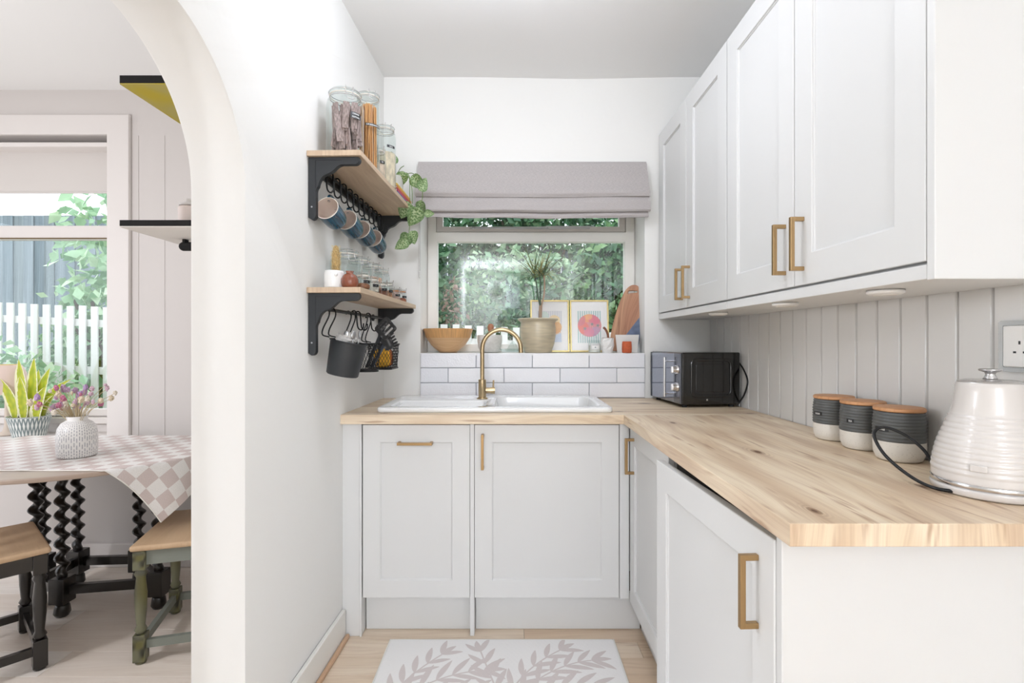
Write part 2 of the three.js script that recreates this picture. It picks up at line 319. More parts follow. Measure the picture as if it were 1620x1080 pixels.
// sink run
{
  const f = -2.10, t0 = thing('end_post', 'narrow pale grey filler post between dishwasher door and arched wall', 'filler', [0, 0, 0]);
  mesh('board', rb(-0.69, -0.612, 0.001, 0.866, -2.2, f, 0.002), M.cabinet, t0); mesh('scribe', rb(-0.619, -0.6105, 0.001, 0.866, f + 0.0005, f + 0.006, 0.002), M.cabinet, t0);
  const a = thing('base_cabinet', 'pale grey shaker dishwasher front with a horizontal brass handle', 'cabinet', [-0.608, 0, f], 0, 'kitchen base units');
  mesh('body', b2(0.001, 0.435, 0.155, 0.864, -0.57, -0.022), M.cabinet, a);
  const da = shakerDoor(a, 0.436, 0.704, 0.217, 0.632, true); da.position.y = 0.157;
  mesh('plinth', b2(-0.0, 0.435, 0.001, 0.15, -0.075, -0.055), M.cabinet, a);
  mesh('foot_panel', rb(0.437, 0.4545, 0.001, 0.864, -0.56, -0.0005, 0.002), M.cabinet, a);
  const b = thing('base_cabinet', 'wide pale grey shaker cupboard under the sink with a vertical brass handle', 'cabinet', [-0.152, 0, f], 0, 'kitchen base units');
  mesh('carcass_side', [b2(0.002, 0.02, 0.155, 0.7, -0.57, -0.022), b2(0.57, 0.588, 0.155, 0.7, -0.57, -0.022), b2(0.02, 0.57, 0.155, 0.173, -0.57, -0.022)], M.cabinet, b);
  const db = shakerDoor(b, 0.588, 0.704, 0.033, 0.598, false); db.position.y = 0.157;
  mesh('plinth', b2(0.001, 0.686, 0.001, 0.15, -0.075, -0.055), M.cabinet, b);
  const c = thing('corner_filler', 'pale grey filler strip in the corner of the base units', 'filler');
  mesh('board', rb(0.4385, 0.4775, 0.152, 0.866, -2.13, f, 0.002), M.cabinet, c);
}
// right run
{
  const a = thing('base_cabinet', 'narrow pale grey shaker cupboard in the corner beside the slightly open door', 'cabinet', [0.478, 0, 0], 0, 'kitchen base units');
  mesh('body', b2(0.022, 0.54, 0.15, 0.864, -2.095, -1.575), M.cabinet, a);
  const ld = shakerDoor(a, 0.515, 0.715, 0.07, 0.604, false); ld.rotation.y = -Math.PI / 2; ld.position.set(0, 0.146, -2.092);
  mesh('plinth', b2(0.06, 0.078, 0.001, 0.145, -2.15, -1.575), M.cabinet, a);
  const b = thing('base_cabinet', 'pale grey base cupboard with a slightly open shaker door and plain end panel', 'cabinet', [0, 0, 0], 0, 'kitchen base units');
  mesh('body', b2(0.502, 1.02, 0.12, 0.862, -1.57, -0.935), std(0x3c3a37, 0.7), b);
  const ajar = shakerDoor(b, 0.632, 0.717, 0.575, 0.598, false, 0.078, 0.022); ajar.rotation.y = -Math.PI / 2 + 0.0555; ajar.position.set(0.438, 0.125, -1.562);
  mesh('plinth', b2(0.54, 0.558, 0.001, 0.115, -1.57, -0.935), M.cabinet, b);
  mesh('end_panel', rb(0.476, 1.032, 0.001, 0.8655, -0.93, -0.91, 0.002), M.cabinet, b);
}
// worktops
{
  const s = poly([[-0.694, 2.0755], [1.033, 2.0755], [1.033, 2.693], [-0.674, 2.693]]); hole(s, -0.535, 0.395, 2.165, 2.605);
  const g = extrude(s, 0.038, 0.002); g.applyMatrix4(new THREE.Matrix4().set(1, 0, 0, 0, 0, 0, 1, 0.867, 0, -1, 0, 0, 0, 0, 0, 1));
  const w1 = thing('worktop', 'oak-effect worktop holding the white sink', 'worktop'); mesh('slab', uvBox(g, 0, [0.3, 0.1]), M.worktop, w1);
  tag(mesh('joint_strip', b2(0.452, 0.99, 0.9045, 0.9056, -2.0795, -2.0762), std(0xeadfcb, 0.3), w1), 'thin pale joint strip');
  const w2 = thing('worktop', 'long oak-effect worktop under the wall cupboards', 'worktop');
  const e = new THREE.Shape(); e.moveTo(0, 0.004); e.lineTo(0.004, 0); e.lineTo(0.583, 0); e.lineTo(0.583, 0.038); e.lineTo(0.002, 0.038); e.lineTo(0, 0.036); e.closePath();
  const g2 = extrude(poly([[0.45, 0.836], [1.033, 0.836], [1.033, 2.0745], [0.45, 2.0745]]), 0.038, 0.002); g2.applyMatrix4(new THREE.Matrix4().set(1, 0, 0, 0, 0, 0, 1, 0.867, 0, -1, 0, 0, 0, 0, 0, 1));
  mesh('slab', uvBox(g2, 2, [0.15, 0.28]), M.worktop, w2);
}
// wall cupboards
for (const [d0, d1, label] of [[2.69, 1.842, 'pale grey double wall cupboard nearer the window'], [1.838, 0.952, 'pale grey double wall cupboard nearer the viewer with a plain end panel']]) {
  const X = 0.765, near = d1 < 1, t = thing('wall_cabinet', label, 'cabinet', [0, 0, 0], 0, 'wall cupboards');
  mesh('body', b2(X + 0.021, 1.032, 1.346, 2.273, -d0, -d1), M.cabinet, t);
  mesh('light_rail', rb(X, 1.032, 1.315, 1.3425, -d0, -d1, 0.002), M.cabinet, t);
  if (near) mesh('end_panel', rb(X - 0.001, 1.033, 1.313, 2.276, -d1 + 0.001, -d1 + 0.02, 0.002), M.cabinet, t);
  const mid = near ? 1.4 : 2.268;
  for (const [a, b, hx] of [[d0, mid, -1], [mid, d1, 1]]) {
    const w = a - b - 0.004, ld = shakerDoor(t, w, 0.924, hx < 0 ? w - 0.043 : 0.043, 0.107, false, 0.08); ld.rotation.y = -Math.PI / 2; ld.position.set(X, 1.349, -a + 0.002);
  }
}
[[0.812, 1.15, 'nearest the viewer'], [0.79, 1.53, 'in the middle of the row'], [0.795, 2.04, 'nearest the window']].forEach(([x, d, w]) => {
  const t = thing('puck_light', 'round white under-cupboard light ' + w, 'light', [x + 0.02, 1.3148, -d], 0, 'under-cupboard lights');
  mesh('housing', lathe([[0, -0.011], [0.03, -0.011], [0.036, -0.007], [0.036, 0], [0, 0]], 32), M.white, t); mesh('lens', cyl(0.024, 0.024, 0.002, 0, -0.0115, 0), std(0xe9e4dc, 0.3), t);
});
// sink
{
  const t = thing('kitchen_sink', 'white ceramic inset sink with drainer', 'sink', [0, 0.9052, 0]);
  const s = rrect(-0.563, 0.42, 2.13, 2.645, 0.035); s.holes.push(rrect(-0.075, 0.375, 2.185, 2.56, 0.05, THREE.Path)); s.holes.push(rrect(-0.515, -0.115, 2.185, 2.40, 0.03, THREE.Path));
  const g = extrude(s, 0.021, 0.006, 16); g.applyMatrix4(new THREE.Matrix4().set(1, 0, 0, 0, 0, 0, 1, 0, 0, -1, 0, 0, 0, 0, 0, 1));
  mesh('rim', toCreasedNormals(g, 0.9), M.ceramic, t);
  const ring = (x0, x1, z0, z1, r, y, n = 8) => { const p = []; for (const [cx, cz, a] of [[x1 - r, z1 - r, 0], [x0 + r, z1 - r, 1], [x0 + r, z0 + r, 2], [x1 - r, z0 + r, 3]]) for (let k = 0; k <= n; k++) { const q = (a + k / n) * Math.PI / 2; p.push([cx + r * Math.cos(q), y, -(cz + r * Math.sin(q))]); } return p; };
  const rings = [ring(-0.075, 0.375, 2.185, 2.56, 0.05, 0.016), ring(-0.068, 0.368, 2.192, 2.553, 0.05, -0.02), ring(-0.06, 0.36, 2.2, 2.545, 0.05, -0.14), ring(-0.04, 0.34, 2.22, 2.525, 0.05, -0.165), ring(0.1, 0.2, 2.33, 2.41, 0.04, -0.17)];
  const n = rings[0].length, pos = [], idx = []; rings.forEach((r) => r.forEach((p) => pos.push(...p)));
  for (let k = 0; k + 1 < rings.length; k++) for (let i = 0; i < n; i++) { const a = k * n + i, b = k * n + (i + 1) % n; idx.push(a, b, a + n, b, b + n, a + n); }
  const c = pos.length / 3; pos.push(0.15, -0.171, -2.37); for (let i = 0; i < n; i++) idx.push(c - n + i, c - n + (i + 1) % n, c);
  const bg = new THREE.BufferGeometry(); bg.setAttribute('position', new THREE.Float32BufferAttribute(pos, 3)); bg.setIndex(idx); bg.computeVertexNormals();
  mesh('bowl', bg, new THREE.MeshPhysicalMaterial({ color: 0xf7f7f5, roughness: 0.12, clearcoat: 0.6, side: THREE.DoubleSide }), t);
  const dr = [b2(-0.52, -0.11, 0.004, 0.008, -2.405, -2.18)]; for (let k = 0; k < 7; k++) dr.push(rb(-0.5, -0.13, 0.006, 0.014, -2.375 + k * 0.027 - 0.004, -2.375 + k * 0.027 + 0.004, 0.0035));
  mesh('drainer', dr, M.ceramic, t);
  mesh('waste', lathe([[0, 0.004], [0.02, 0.004], [0.028, 0.002], [0.03, -0.001], [0, -0.001]], 28).translate(0.15, -0.168, -2.37), M.chrome, t);
}
// tap
{
  const t = thing('mixer_tap', 'brushed brass swan-neck mixer tap', 'tap', [-0.142, 0.9265, -2.465]);
  mesh('base', lathe([[0, 0], [0.026, 0], [0.026, 0.005], [0.021, 0.008], [0, 0.008]]), M.brushed, t);
  mesh('body', lathe([[0, 0.006], [0.0185, 0.006], [0.0185, 0.09], [0.016, 0.093], [0, 0.093]]), M.brushed, t);
  const p = [[0, 0.085, 0], [0, 0.15, 0], [0, 0.21, 0], [0, 0.235, 0]]; for (let k = 1; k <= 12; k++) { const a = Math.PI * (1 - k / 12); p.push([0.092 + 0.092 * Math.cos(a), 0.238 + 0.092 * Math.sin(a), 0]); } p.push([0.1845, 0.225, 0]);
  mesh('spout', tube(p, 0.0103, 60, 16), M.brushed, t);
  mesh('aerator', cyl(0.0108, 0.0108, 0.012, 0.1845, 0.226, 0), M.brushed, t);
  const v = mesh('valve', [new THREE.CylinderGeometry(0.0145, 0.0145, 0.022, 24).rotateZ(Math.PI / 2).translate(0.028, 0.04, 0), new THREE.CylinderGeometry(0.016, 0.016, 0.021, 24).rotateZ(Math.PI / 2).translate(0.05, 0.04, 0)], M.brushed, t);
  mesh('lever', bar([0.052, 0.05, 0], [0.054, 0.089, 0], 0.0042, 10), M.brushed, v);
}
// roman blind
{
  const t = thing('roman_blind', 'grey linen roman blind gathered above the kitchen window', 'blind');
  const tex = dataTex(256, 256, (u, v) => { const k = 1 + 0.05 * tileN(u, v, 60, 8, 3) + 0.05 * tileN(u, v, 8, 60, 8); return [184 * k, 178 * k, 176 * k]; }); tex.repeat.set(8, 3);
  const m = std(0xffffff, 0.9, { map: tex, side: THREE.DoubleSide, bumpMap: weave, bumpScale: 0.0004 });
  const tier = (name, prof, sag) => {
    const n = prof.length - 1;
    mesh(name, grid(60, n * 6, (u, v) => {
      const q = (1 - v) * n, k = Math.min(n - 1, Math.floor(q)), f = q - k, sm = f * f * (3 - 2 * f), [y0, z0, w0] = prof[k], [y1, z1, w1] = prof[k + 1];
      const w = w0 + (w1 - w0) * f, s = (1 - v); return [0.105 + (u - 0.5) * w, y0 + (y1 - y0) * f + sag * s * (0.5 * n2(u * 2.3, 3 + sag * 90) - 0.35 * Math.cos((u - 0.45) * 6)), -(z0 + (z1 - z0) * sm) + 0.006 * s * n2(u * 3.1, v * 1.6 + sag * 70)];
    }), m, t);
  };
  tier('upper_panel', [[2.132, 2.676, 1.182], [2.115, 2.668, 1.184], [2.03, 2.645, 1.188], [1.955, 2.622, 1.196], [1.936, 2.628, 1.196], [1.945, 2.66, 1.19]], 0.006);
  tier('fold', [[1.97, 2.655, 1.18], [1.945, 2.636, 1.19], [1.9, 2.624, 1.2], [1.868, 2.618, 1.2], [1.858, 2.626, 1.2], [1.868, 2.66, 1.19]], 0.010);
  tier('lower_fold', [[1.9, 2.655, 1.17], [1.87, 2.64, 1.18], [1.845, 2.634, 1.185], [1.832, 2.638, 1.185], [1.84, 2.665, 1.18]], 0.012);
  mesh('headrail', rb(-0.482, 0.692, 2.1, 2.134, -2.699, -2.68, 0.003), M.white, t);
  const ch = mesh('cord', [tube([[-0.47, 2.1, -2.672], [-0.478, 1.8, -2.662], [-0.479, 1.56, -2.66], [-0.4765, 1.535, -2.66], [-0.474, 1.56, -2.66], [-0.473, 1.8, -2.662], [-0.466, 2.1, -2.672]], 0.0016, 60, 6)], std(0xc9c7c4, 0.4), t);
  mesh('cleat', rb(-0.482, -0.471, 1.528, 1.562, -2.666, -2.655, 0.004), std(0xd8d6d2, 0.3), ch);
}

// ---------------------------------------------------------------- shelves on the arched wall
function bracketGeo() {
  const s = new THREE.Shape(); s.moveTo(0, 0); s.lineTo(0.172, 0); s.quadraticCurveTo(0.18, -0.002, 0.178, -0.014); s.quadraticCurveTo(0.172, -0.026, 0.16, -0.026);
  s.lineTo(0.118, -0.026); s.bezierCurveTo(0.096, -0.028, 0.092, -0.05, 0.07, -0.056); s.bezierCurveTo(0.044, -0.062, 0.036, -0.086, 0.034, -0.1); s.quadraticCurveTo(0.028, -0.106, 0.027, -0.118);
  s.lineTo(0.027, -0.2); s.quadraticCurveTo(0.024, -0.214, 0.012, -0.214); s.lineTo(0, -0.206); s.closePath();
  return extrude(s, 0.022, 0.002, 8);
}
const bracket = bracketGeo(), bracketInset = extrude(poly([[0.0, -0.0285], [0.10, -0.0285], [0.1, -0.03], [0.0045, -0.03]]), 0.002);
const SH = { up: 1.851, low: 1.385, d0: 1.757, len: 0.86 };
for (const [y, label] of [[SH.up, 'upper oak shelf on black ogee brackets holding the tall jars'], [SH.low, 'lower oak shelf on black ogee brackets holding the spice jars']]) {
  const t = thing('wall_shelf', label, 'shelf', [wl(SH.d0) + 0.001, y, -SH.d0], TH, 'oak wall shelves');
  mesh('board', uvBox(rb(0, 0.186, -0.019, 0, -SH.len, 0, 0.0015, 1), 2, [y, 0.05]), M.shelf, t);
  for (const z of [-0.034, -SH.len + 0.004]) {
    const b = mesh('bracket', bracket, M.black, t); tag(b, 'black painted ogee bracket'); b.position.set(0, -0.0195, z);
    mesh('inset_line', [b2(0.026, 0.115, -0.012, -0.0105, 0.0215, 0.0226), b2(0.0255, 0.027, -0.12, -0.0105, 0.0215, 0.0226)], std(0x14161a, 0.6), b);
    mesh('screw', cyl(0.003, 0.003, 0.003, 0, 0, 0, 10).rotateX(Math.PI / 2).translate(0.013, -0.17, 0.0215), M.steel, b);
  }
}
// hook rails under the shelves
function sHook(top, drop, r, back = 0.02) {   // from a rail point down; opens to the front (+x)
  const [x, y, z] = top;
  return tube([[x - 0.009, y - 0.01, z], [x - 0.008, y + 0.006, z], [x + 0.002, y + 0.012, z], [x + 0.011, y + 0.005, z], [x + 0.013, y - 0.012, z], [x + 0.016, y - drop * 0.75, z], [x + 0.02, y - drop, z], [x + 0.03, y - drop - 0.008, z], [x + 0.04, y - drop, z], [x + 0.042, y - drop + back, z]], r, 30, 6);
}
{
  const t = thing('hook_rail', 'black rail with mug hooks under the upper shelf', 'rail', [wl(SH.d0) + 0.001, 0, -SH.d0], TH);
  mesh('bar', [rb(0, 0.012, 1.79, 1.82, -0.8, -0.05, 0.003), bar([0.026, 1.808, -0.8], [0.026, 1.808, -0.05], 0.005), rb(0.01, 0.028, 1.802, 1.814, -0.1, -0.085, 0.002), rb(0.01, 0.028, 1.802, 1.814, -0.775, -0.76, 0.002)], M.wire, t);
  for (let k = 0; k < 11; k++) mesh('hook', sHook([0.026, 1.808, -0.07 - k * 0.069], 0.074, 0.003, 0.03), M.wire, t);
}
{
  const t = thing('hook_rail', 'black pipe rail with long hooks under the lower shelf', 'rail', [wl(SH.d0) + 0.001, 0, -SH.d0], TH);
  mesh('bar', [bar([0.035, 1.315, -0.82], [0.035, 1.315, -0.04], 0.0065, 12), bar([0.002, 1.315, -0.1], [0.035, 1.315, -0.1], 0.006), bar([0.002, 1.315, -0.74], [0.035, 1.315, -0.74], 0.006), cyl(0.016, 0.016, 0.006).rotateZ(Math.PI / 2).translate(0.004, 1.315, -0.1), cyl(0.016, 0.016, 0.006).rotateZ(Math.PI / 2).translate(0.004, 1.315, -0.74)], M.wire, t);
  for (const z of [-0.37, -0.42, -0.56]) mesh('hook', sHook([0.035, 1.315, z], 0.06, 0.003), M.wire, t);
}
// mugs
{
  const out = phys({ color: 0x1d6480, roughness: 0.25, clearcoat: 0.6, map: dataTex(128, 64, (u, v) => { const k = 0.86 + 0.22 * tileN(u, v, 26, 1.5, 4), e = cl((v - 0.93) / 0.05), b = cl((0.16 - v) / 0.1); return mix(mix([150 * k, 205 * k, 215 * k], [120, 170, 178], b), [225, 220, 205], e); }) });
  const inn = std(0xe8d8ca, 0.3);
  const src = thing('mug', '', 'mug', [0, 0, 0], 0, 'teal mugs on the rail');
  const turn = new THREE.Matrix4().makeRotationX(Math.PI / 2);                 // axis towards the viewer, mouth at +z
  mesh('body', lathe([[0, -0.045], [0.031, -0.045], [0.036, -0.042], [0.0395, -0.03], [0.0415, 0], [0.0425, 0.045], [0.0415, 0.0465]], 36).applyMatrix4(turn), out, src);
  mesh('lining', lathe([[0.0415, 0.0465], [0.0398, 0.045], [0.0385, 0], [0.036, -0.035], [0.02, -0.04], [0, -0.04]], 36).applyMatrix4(turn), new THREE.MeshStandardMaterial({ color: 0xead9cc, roughness: 0.3, side: THREE.DoubleSide }), src);
  mesh('rim', new THREE.TorusGeometry(0.0415, 0.0014, 8, 40).translate(0, 0, 0.0462), std(0xf0e6da, 0.3), src);
  mesh('handle', tube([[0, 0.038, 0.028], [0, 0.056, 0.03], [0, 0.068, 0.015], [0, 0.068, -0.012], [0, 0.056, -0.028], [0, 0.036, -0.028]], 0.0055, 24, 8), out, src);
  const spots = [[-0.648, 1.652, 1.845, 'teal mug nearest the viewer on the hook rail'], [-0.641, 1.656, 2.035, 'second teal mug from the viewer on the hook rail'], [-0.636, 1.656, 2.205, 'third teal mug from the viewer on the hook rail'], [-0.63, 1.654, 2.375, 'teal mug farthest from the viewer on the hook rail']];
  spots.forEach(([x, y, d, label], i) => {
    const m = i ? src.clone() : src; if (i) { m.name = numbered('mug'); scene.add(m); }
    m.userData = { label, category: 'mug', group: 'teal mugs on the rail' }; m.position.set(x + 0.005, y, -d); m.rotation.set(-0.30, -0.10, 0.12, 'YXZ');
  });
}
// clip-top jars
const gasketM = std(0xe9e2d6, 0.6), tapeTex = {};
function tapeTexture(lines) {
  return canvasTex(256, 64 * lines.length, (c, w, h) => { c.fillStyle = '#17181a'; c.fillRect(0, 0, w, h); c.fillStyle = '#e9e9e6'; c.font = 'bold 46px sans-serif'; c.textAlign = 'center'; c.textBaseline = 'middle'; lines.forEach((l, i) => c.fillText(l, w / 2, 33 + i * 64, w - 16)); });
}
function jar(label, x, y, d, r, h, o = {}) {
  const t = thing('clip_top_jar', label, 'jar', [x, y + 0.0008, -d], o.turn ?? 0.7, o.group ?? 'clip-top jars'), nr = o.neck ?? r * 0.8, hb = h - 0.35 * r - 0.008, e = r * 0.16;
  mesh('glass_body', lathe([[0, 0.001], [r - e, 0], [r, e], [r, hb - 0.6 * r], [r - 0.25 * (r - nr), hb - 0.3 * r], [nr, hb - 0.12 * r], [nr, hb]], 36), M.jarGlass, t);
  if (o.fill) mesh('contents', o.fillGeo ? o.fillGeo(r) : lathe([[0, 0.004], [r - e - 0.002, 0.004], [r - 0.0025, e + 0.003], [r - 0.0025, o.fill], [r * 0.5, o.fill + 0.006], [0, o.fill + 0.003]], 32), o.mat, t);
  mesh('gasket', new THREE.TorusGeometry(nr + 0.001, 0.0022, 8, 36).rotateX(Math.PI / 2).translate(0, hb + 0.002, 0), o.gasket ?? gasketM, t);
  mesh('glass_lid', lathe([[nr + 0.002, hb + 0.004], [nr + 0.003, hb + 0.010], [nr - 0.001, hb + 0.3 * r], [nr * 0.8, hb + 0.36 * r], [0, hb + 0.34 * r]], 36), M.jarGlass, t);
  const w = Math.max(0.0009, r * 0.022), yy = hb - 0.1 * r;
  mesh('wire_clip', [new THREE.TorusGeometry(nr + 0.002, w, 6, 36).rotateX(Math.PI / 2).translate(0, yy, 0), new THREE.TorusGeometry(nr + 0.004, w, 6, 36).rotateX(Math.PI / 2).translate(0, hb + 0.012, 0),
    tube([[-0.012, yy, nr], [-0.014, yy + 0.02 + 0.1 * r, nr + 0.01], [-0.012, hb + 0.014, nr + 0.004]], w, 10, 5), tube([[0.012, yy, nr], [0.014, yy + 0.02 + 0.1 * r, nr + 0.01], [0.012, hb + 0.014, nr + 0.004]], w, 10, 5),
    tube([[-0.012, yy + 0.004, nr + 0.008], [-0.011, yy - 0.35 * r, nr + 0.35 * r], [0.011, yy - 0.35 * r, nr + 0.35 * r], [0.012, yy + 0.004, nr + 0.008]], w, 18, 5),
    tube([[-0.01, yy, -nr], [-0.012, yy + 0.016, -nr - 0.012], [0.012, yy + 0.016, -nr - 0.012], [0.01, yy, -nr]], w, 14, 5)], M.chrome, t);
  if (o.tape) { const a = o.tapeArc ?? 0.95; mesh('label_tape', new THREE.CylinderGeometry(r + 0.0008, r + 0.0008, 0.011 * o.tape.length + (o.tapeH ?? 0), 16, 1, true, (o.tapeAt ?? 0.25) - a / 2, a).translate(0, o.tapeY, 0), new THREE.MeshStandardMaterial({ map: tapeTex[o.tape.join()] ??= tapeTexture(o.tape), roughness: 0.4, side: THREE.DoubleSide }), t); }
  return t;
}
const mottle = (c, a, f, s) => std(0xffffff, 0.8, { map: grainTex(128, c, a, f, f, s) });
{
  const cut = mottle([166, 144, 140], 0.4, 4, 3);
  jar('wide clip-top jar of shiny cutters on the upper shelf', -0.606, SH.up, 1.875, 0.066, 0.263, {
    turn: 0.55, fill: 0.17, mat: cut, tape: ['COOKIE', 'CUTTERS'], tapeY: 0.15, tapeAt: 0.35, tapeArc: 0.62,
    fillGeo: () => { const q = rng(4), l = []; for (let k = 0; k < 70; k++) { const a = q() * 6.28, rr = Math.sqrt(q()) * 0.05, g = rb(-0.011, 0.011, -0.048, 0.048, -0.003, 0.003, 0.002, 1); g.rotateZ(0.35 * (q() - 0.5)).rotateY(q() * 6); l.push(g.translate(rr * Math.cos(a), 0.058 + 0.105 * q(), rr * Math.sin(a))); } return merge(l); } });
  jar('tall slim clip-top jar of spaghetti on the upper shelf', -0.566, SH.up, 2.03, 0.045, 0.325, {
    turn: 0.6, neck: 0.04, fill: 0.2, mat: std(0xe0a263, 0.6), tape: ['SPAGHETTI'], tapeY: 0.185, tapeAt: 0.2, tapeArc: 1.5,
    fillGeo: (r) => { const q = rng(8), l = []; for (let k = 0; k < 90; k++) { const a = q() * 6.28, rr = Math.sqrt(q()) * 0.036, b = a + 0.6 * (q() - 0.5); l.push(bar([rr * Math.cos(a), 0.005, rr * Math.sin(a)], [0.9 * rr * Math.cos(b), 0.262 + 0.015 * q(), 0.9 * rr * Math.sin(b)], 0.0022, 5)); } return merge(l); } });
  jar('large clip-top jar of oats on the upper shelf', -0.548, SH.up, 2.215, 0.049, 0.275, { turn: 0.6, fill: 0.15, mat: mottle([224, 206, 180], 0.16, 14, 5), tape: ['OATS'], tapeY: 0.172, tapeArc: 0.8 });
  jar('small clip-top jar of pale grains in front of the oats', -0.548, SH.up, 2.112, 0.031, 0.14, { turn: 0.6, fill: 0.07, mat: mottle([214, 190, 168], 0.16, 10, 6), tape: ['RICE'], tapeY: 0.075, tapeArc: 0.7 });
  // lower shelf, back row
  jar('large clip-top jar behind the white cactus pot on the lower shelf', -0.628, SH.low, 1.945, 0.056, 0.166, { fill: 0.05, mat: mottle([206, 206, 204], 0.1, 8, 7), turn: 0.7 });
  jar('second large clip-top jar of the back row on the lower shelf', -0.622, SH.low, 2.10, 0.05, 0.163, { fill: 0.06, mat: mottle([190, 186, 180], 0.2, 8, 8), turn: 0.8 });
  jar('clip-top jar with an orange filling on the lower shelf', -0.612, SH.low, 2.25, 0.046, 0.16, { fill: 0.09, mat: mottle([216, 168, 140], 0.12, 8, 9), turn: 0.7 });
  jar('slim clip-top jar at the far end of the back row', -0.606, SH.low, 2.395, 0.038, 0.155, { fill: 0.05, mat: mottle([196, 190, 182], 0.12, 8, 10), turn: 0.8 });
  const sp = [['first small spice jar beside the brown vase', 1.862, 0.027, 0.066, [150, 96, 64], 0.018], ['second small spice jar from the brown vase, pale filling', 1.985, 0.026, 0.065, [214, 206, 196], 0.034], ['third small spice jar from the brown vase, dark filling', 2.12, 0.026, 0.062, [128, 74, 50], 0.026],
    ['slim spice jar in the middle of the small jar row', 2.245, 0.02, 0.074, [176, 120, 84], 0.03], ['fifth small spice jar with a pinkish filling', 2.365, 0.026, 0.06, [196, 160, 146], 0.034], ['last small spice jar at the window end of the lower shelf', 2.51, 0.026, 0.07, [170, 96, 66], 0.02]];
  sp.forEach(([l, d, r, h, c, f], i) => jar(l, -0.538, SH.low, d, r, h, { group: 'small spice jars', fill: f, mat: mottle(c, 0.25, 9, 20 + i), turn: 0.6, tape: ['—'], tapeY: h * 0.42, tapeArc: 1.0, gasket: i > 3 ? std(0xd08a58, 0.6) : undefined }));
}
// cactus pot and bud vase
{
  const t = thing('cactus_pot', 'white ceramic pot with a tall tan cactus on the lower shelf', 'plant', [-0.622, SH.low + 0.0008, -1.806]);
  mesh('pot', lathe([[0, 0], [0.031, 0], [0.034, 0.004], [0.0345, 0.05], [0.033, 0.06], [0.03, 0.061], [0.029, 0.054], [0, 0.054]]), M.ceramic, t);
  mesh('knob', new THREE.SphereGeometry(0.006, 14, 10).translate(0.016, 0.045, 0.03), M.ceramic, t);
  const c = lathe([[0, 0.054], [0.0115, 0.054], [0.013, 0.08], [0.0125, 0.115], [0.009, 0.138], [0.004, 0.147], [0, 0.149]], 40), p = c.attributes.position;
  for (let i = 0; i < p.count; i++) { const a = Math.atan2(p.getZ(i), p.getX(i)), k = 1 + 0.1 * Math.cos(a * 10); p.setX(i, p.getX(i) * k); p.setZ(i, p.getZ(i) * k); } c.computeVertexNormals(); c.translate(0.01, 0, 0.012);
  mesh('cactus', c, mottle([182, 152, 100], 0.2, 8, 30), t);
  const l = [], q = rng(6); for (let k = 0; k < 420; k++) { const y = 0.06 + 0.085 * q(), a = q() * 6.28, r = 0.0125 * (y > 0.125 ? 0.75 : 1); l.push(bar([0.01 + r * Math.cos(a), y, 0.012 + r * Math.sin(a)], [0.01 + (r + 0.006) * Math.cos(a), y + 0.004, 0.012 + (r + 0.006) * Math.sin(a)], 0.0003, 3)); }
  tag(mesh('spines', l, std(0xeadcae, 0.7), t), 'pale fine spines', null, null, 'stuff');
  const b = thing('bud_vase', 'small reddish brown textured bud vase on the lower shelf', 'vase', [-0.566, SH.low + 0.0008, -1.80]);
  const g = lathe([[0, 0], [0.022, 0], [0.027, 0.006], [0.0295, 0.018], [0.0285, 0.032], [0.022, 0.045], [0.013, 0.05], [0.012, 0.054], [0.0145, 0.059], [0.011, 0.059], [0.009, 0.052]], 60), pp = g.attributes.position, nn = g.attributes.normal;
  for (let i = 0; i < pp.count; i++) { const a = Math.atan2(pp.getZ(i), pp.getX(i)), y = pp.getY(i); if (y > 0.006 && y < 0.044) { const k = 0.0008 * Math.cos(a * 15) * Math.cos(y * 900); pp.setXYZ(i, pp.getX(i) + k * Math.cos(a), y, pp.getZ(i) + k * Math.sin(a)); } }
  g.computeVertexNormals(); mesh('body', g, phys({ color: 0x8a4a30, roughness: 0.25, clearcoat: 0.6 }), b);
}
